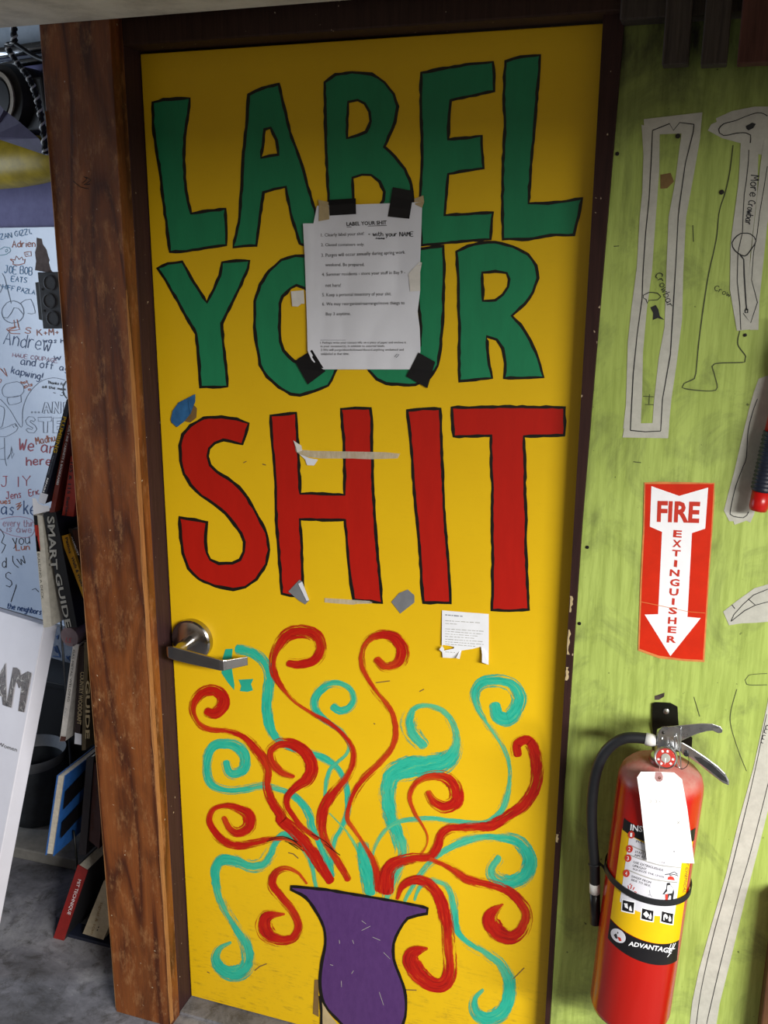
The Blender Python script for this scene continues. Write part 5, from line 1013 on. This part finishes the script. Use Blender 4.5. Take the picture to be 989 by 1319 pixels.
# top tier
book(B6((410, 105), (455, 115), (215, 1105), (150, 1080)), BKY, .19, '1b1d2c', 'dark navy book with yellow lettering on its spine, top tier', [('PLUMBING', b6(392, 270, 298, 610, 34), MATS['label_yellow']), ('basic projects', b6(285, 640, 235, 815, 16), 'ink_grey'), ('REPAIRS', b6(232, 850, 190, 985, 16), 'sign_white')], extra=[(B6((165, 985), (235, 1005), (205, 1098), (140, 1080)), 'white_paper')])
book(B6((425, 270), (470, 285), (305, 1195), (245, 1190)), BKY + .004, .19, '7a2f22', 'brown red book with white spine lettering, leaning on the top tier', [('BUILT-INS CABINETS & BOOKCASES', b6(440, 350, 320, 915, 20), 'sign_white')])
book(B6((450, 640), (560, 660), (520, 1220), (365, 1200)), BKY + .008, .18, 'b23322', 'bright red book half hidden by the plank on the top tier', [('105 & 115 Series', b6(458, 700, 405, 1205, 30), 'ink')])
# second tier
book(T2((85, 150), (160, 160), (250, 1100), (172, 1112)), BKY, .19, 'c8c4b8', 'cream spined book with dark red top band, second tier', [('BUILDING A DECK', t2_(128, 480, 165, 870, 18), 'pen_line')], extra=[(T2((87, 155), (118, 158), (145, 465), (113, 465)), 'label_black'), (T2((96, 240), (128, 240), (145, 465), (114, 465)), 'gauge_red')], bold=False)
book(T2((170, 140), (275, 130), (440, 1110), (355, 1115)), BKY - .004, .19, '17171a', 'black book with large grey spine letters, second tier', [('SMART', t2_(232, 165, 262, 620, 62), 'label_grey'), ('GUIDE', t2_(290, 650, 385, 1110, 50), 'label_grey')])
book(T2((297, 330), (311, 322), (510, 1080), (446, 1080)), BKY + .012, .18, '4a463e', 'grey green book between black and yellow books, second tier', [('TIMBER', t2_(335, 430, 375, 620, 26), 'pale_ink')])
book(T2((312, 338), (380, 318), (560, 930), (520, 890)), BKY + .002, .19, 'd09a20', 'yellow book leaning beside the plank, second tier', [('Patios', t2_(365, 345, 400, 480, 24), 'ink'), ('Walls & Walks', t2_(415, 510, 505, 760, 24), 'ink')])
book(T2((380, 270), (500, 270), (600, 800), (500, 640)), BKY + .010, .17, '1d1816', 'dark book with red cover corner behind the yellow book, second tier', [('CARPENTRY', t2_(405, 340, 470, 500, 18), 'sign_white')], extra=[(T2((415, 285), (480, 275), (520, 520), (480, 500)), 'red_brown_board')])
# bookend paper sleeve between the tiers
ps = poly('paper_sleeve', B6((85, 1035), (118, 1040), (140, 1085), (180, 1108), (248, 1112), (248, 1160), (180, 1175), (95, 1195)), lambda x, y, o=0: pt(x, y, BKY - .012 - o), 0, 'white_paper', None, th=.010, close_back=True); tag(ps, 'small white folded paper sleeve between two tiers of books', 'paper')
# tin between second and third tier
tn = empty('tape_roll', pt(88, 826, .09), 'small pale pink roll lying on the third tier of books', 'roll')
rc = T3((215, 150))[0]; c_ = pt(rc[0], rc[1], .085); lathe('roll', [(.0235, 0), (.0245, .004), (.0245, .05), (.0235, .054)], c_, (0, 1, 0), 'roll_pink', tn, 30, True, .6); hand('marker_initials', [('LS',) + T3((180, 195))[0] + T3((225, 205))[0] + (6,)], .8, lambda x, y, o=0: pt(x, y, .0845 - o), 0, 'ink_red', tn)
# third tier
book(T3((250, 215), (305, 220), (178, 1135), (122, 1135)), BKY, .19, 'cfcbc6', 'white book with dark brown foot band leaning on the third tier', [('GAS METAL WELDING', t3_(258, 270, 205, 760, 20), 'pen_line'), ('Carr', t3_(185, 820, 170, 900, 18), 'pale_ink')], bold=False, extra=[(T3((134, 1085), (184, 1092), (178, 1134), (123, 1134)), 'red_brown_board')])
book(T3((305, 235), (355, 235), (330, 1170), (262, 1160)), BKY + .003, .19, '2b1a14', 'dark brown book with tan block lettering on the third tier', [('COUNTRY WOODCRAFT', t3_(338, 480, 305, 975, 40), 'tan_tape')], extra=[(T3((268, 1052), (330, 1068), (328, 1168), (262, 1158)), 'white_paper')])
book(T3((356, 200), (394, 195), (432, 1210), (332, 1220)), BKY + .001, .19, '5b4e33', 'olive book with curling gold spine pattern on the third tier', [('GUIDE', t3_(388, 560, 385, 1110, 40), 'tan_tape')])
book(T3((397, 190), (470, 180), (500, 700), (436, 690)), BKY - .006, .18, 'c4a21e', 'thin bright yellow book edge showing beside the plank, third tier')
# fourth tier
bb, (TL, TR, BR, BL, D, un) = book(S8((358, 190), (412, 192), (365, 702), (285, 692)), BKY - .02, .19, '2a60a8', 'blue and black striped book with its white page edges facing out', None, fore=True, pages='pages')
for k, (f0, f1) in enumerate(((.20, .42), (.58, .78))):      # dark stripes slanting across the blue cover
    A = lambda f, g: TR + (BR - TR) * f + D * g + un * .0006
    fixn(hexa('cover_stripe', [A(f0, 0.02), A(f0 - .16, .98), A(f1 - .16, .98), A(f1, .02)] + [p - un * .0004 for p in (A(f0, 0.02), A(f0 - .16, .98), A(f1 - .16, .98), A(f1, .02))], 'label_black', bb))
book(S8((545, 80), (590, 70), (560, 690), (495, 690)), BKY, .18, '201a1e', 'black book standing on the fourth tier', None)
book(S8((592, 110), (660, 100), (660, 680), (560, 600)), BKY + .004, .18, '40201e', 'maroon book half hidden by the plank on the fourth tier', [('cabinet work', s8_(605, 250, 580, 540, 26), 'red_brown_board')])
# on the floor
book(S8((490, 752), (552, 790), (412, 1252), (335, 1215)), .070, .20, '8e2320', 'red book with white spine lettering leaning on the floor', [('MIT TECHNIQUE', s8_(500, 845, 430, 1065, 24), 'sign_white')], bold=False, side='2a2a2e')
book(S8((655, 850), (790, 900), (700, 1240), (520, 1185)), .085, .19, 'b3a78f', 'beige book with spots on the spine on the floor by the plank', [('signal & scan', s8_(640, 990, 575, 1190, 24), 'brown_stain'), ('..', s8_(622, 1140, 610, 1168, 8), 'ink')], bold=False)
nf = ptz(110, 1211, .006); fb = empty('flat_book', (nf.x, nf.y, 0), 'dark navy book lying flat on the floor under the red book', 'book', 'books on the floor')
hexa('cover', [Vector(p) for p in ((-.47, .13, .010), (-.27, .13, .010), (-.25, .085, .010), (-.44, .085, .010), (-.47, .13, .0005), (-.27, .13, .0005), (-.25, .085, .0005), (-.44, .085, .0005))], book_mat('23283a'), fb)

# grey fabric tub on a pale slab, dark bin behind
sl = [ptz(20, 1111, .0), ptz(118, 1128, .0)]
hexa('floor_slab', [Vector((-.86, .315, .035)), Vector((-.20, .335, .035)), Vector((-.20, .335, .0)), Vector((-.86, .315, .0)), Vector((-.86, .56, .035)), Vector((-.20, .50, .035)), Vector((-.20, .50, .0)), Vector((-.86, .56, .0))], 'grey_slab', None, .004)
tag(bpy.data.objects['floor_slab'], 'pale grey slab lying on the floor in the bay', 'slab')
tc = ptz(45, 1073, .035); tu = empty('fabric_tub', tc, 'dark grey fabric tub with gathered rim on the slab', 'tub')
C_ = Vector((tc.x - .055, tc.y + .090, .036)); V = []; F = []; n = 72; zr = .285
for k, (r, z) in enumerate(((.080, 0), (.086, .03), (.090, .10), (.092, .165), (.086, .180), (.091, .192), (.095, .215))):
    for i in range(n):
        a = 2 * math.pi * i / n; rr = r + (.0028 * math.sin(a * 36) if k >= 4 else 0); V.append(C_ + Vector((rr * math.cos(a), rr * math.sin(a), z)))
for k in range(6):
    for i in range(n): a, b = k * n + i, k * n + (i + 1) % n; F.append((a, b, b + n, a + n))
F.append(tuple(range(n - 1, -1, -1)))
fixn(mk('body', V, F[:4 * n] + [F[-1]], 'grey_fabric', tu, True)); fixn(mk('gathered_rim', V[4 * n:], [tuple(i - 4 * n for i in f) for f in F[4 * n:6 * n]], 'grey_tape', tu, True))
zt_ = pt(70, 892, .52).z
bn = empty('storage_bin', (-.5, .60, .036), 'black storage bin in the shadow under the whiteboard', 'bin')
hexa('body', [Vector((-.95, .60, zt_ - .02)), Vector((-.16, .535, zt_ - .02)), Vector((-.17, .545, .036)), Vector((-.94, .61, .036)), Vector((-.95, .74, zt_ - .02)), Vector((-.16, .585, zt_ - .02)), Vector((-.17, .58, .036)), Vector((-.94, .73, .036))], 'black_bin', bn, .004)
hexa('lid_rim', [Vector((-.96, .592, zt_)), Vector((-.15, .527, zt_)), Vector((-.15, .527, zt_ - .02)), Vector((-.96, .592, zt_ - .02)), Vector((-.96, .745, zt_)), Vector((-.15, .59, zt_)), Vector((-.15, .59, zt_ - .02)), Vector((-.96, .745, zt_ - .02))], 'black_bin', bn, .003)

# white canvas leaning back, cut-out picture letters on it
TRc = pt(74, 806, .20); BRc = pt(-8, 1235, -.06)
ed = (BRc - TRc); BRg = TRc + ed * (TRc.z / -ed.z)                     # run the right edge down to the floor
BRg.z = 0.0
wdir = Vector((math.cos(math.radians(-14)), math.sin(math.radians(-14)), 0)); Wd = .75
nrm = wdir.cross((TRc - BRg)).normalized()
if nrm.y > 0: nrm = -nrm
cvs = empty('leaning_canvas', BRg, 'white canvas board leaning back with picture letters A M on it', 'canvas')
thk = .040
top_ = TRc; fr = [top_ - wdir * Wd, top_, BRg, BRg - wdir * Wd]
lift = Vector((0, 0, max(0, -min((p + nrm * thk).z for p in fr)) + .001))
fr = [p + lift for p in fr]
hexa('board', [p + nrm * thk for p in fr] + fr, 'canvas_white', cvs, .002)
CP = fr[1] + nrm * thk
def s_cv(x, y, o=0): return ptp(x, y, CP + nrm * o, nrm)
poly('picture_letter', W1((100, 478), (130, 480), (150, 500), (160, 540), (190, 520), (215, 508), (242, 520), (186, 826), (140, 815), (165, 620), (145, 640), (125, 580), (108, 640), (86, 790), (48, 778), (70, 640)), s_cv, .0008, 'photo_print', cvs, th=.0006)
poly('picture_letter', W1((42, 442), (45, 600), (52, 780), (20, 768), (12, 700), (-40, 690), (-60, 760), (-110, 750), (-20, 560)), s_cv, .0008, 'photo_print', cvs, th=.0006)
text('printed_words', [('of Women', (W1((-60, 1040))[0], W1((133, 1100))[0], W1((128, 1130))[0], W1((-66, 1068))[0]))], s_cv, .0009, 'pen_line', cvs)
for o in bpy.data.objects:
    if o.name.split('.')[0] in ('faint_print', 'printed_lines', 'printed_heading', 'printed_text', 'printed_footnote', 'instruction_words', 'handwriting'): o['kind'] = 'stuff'
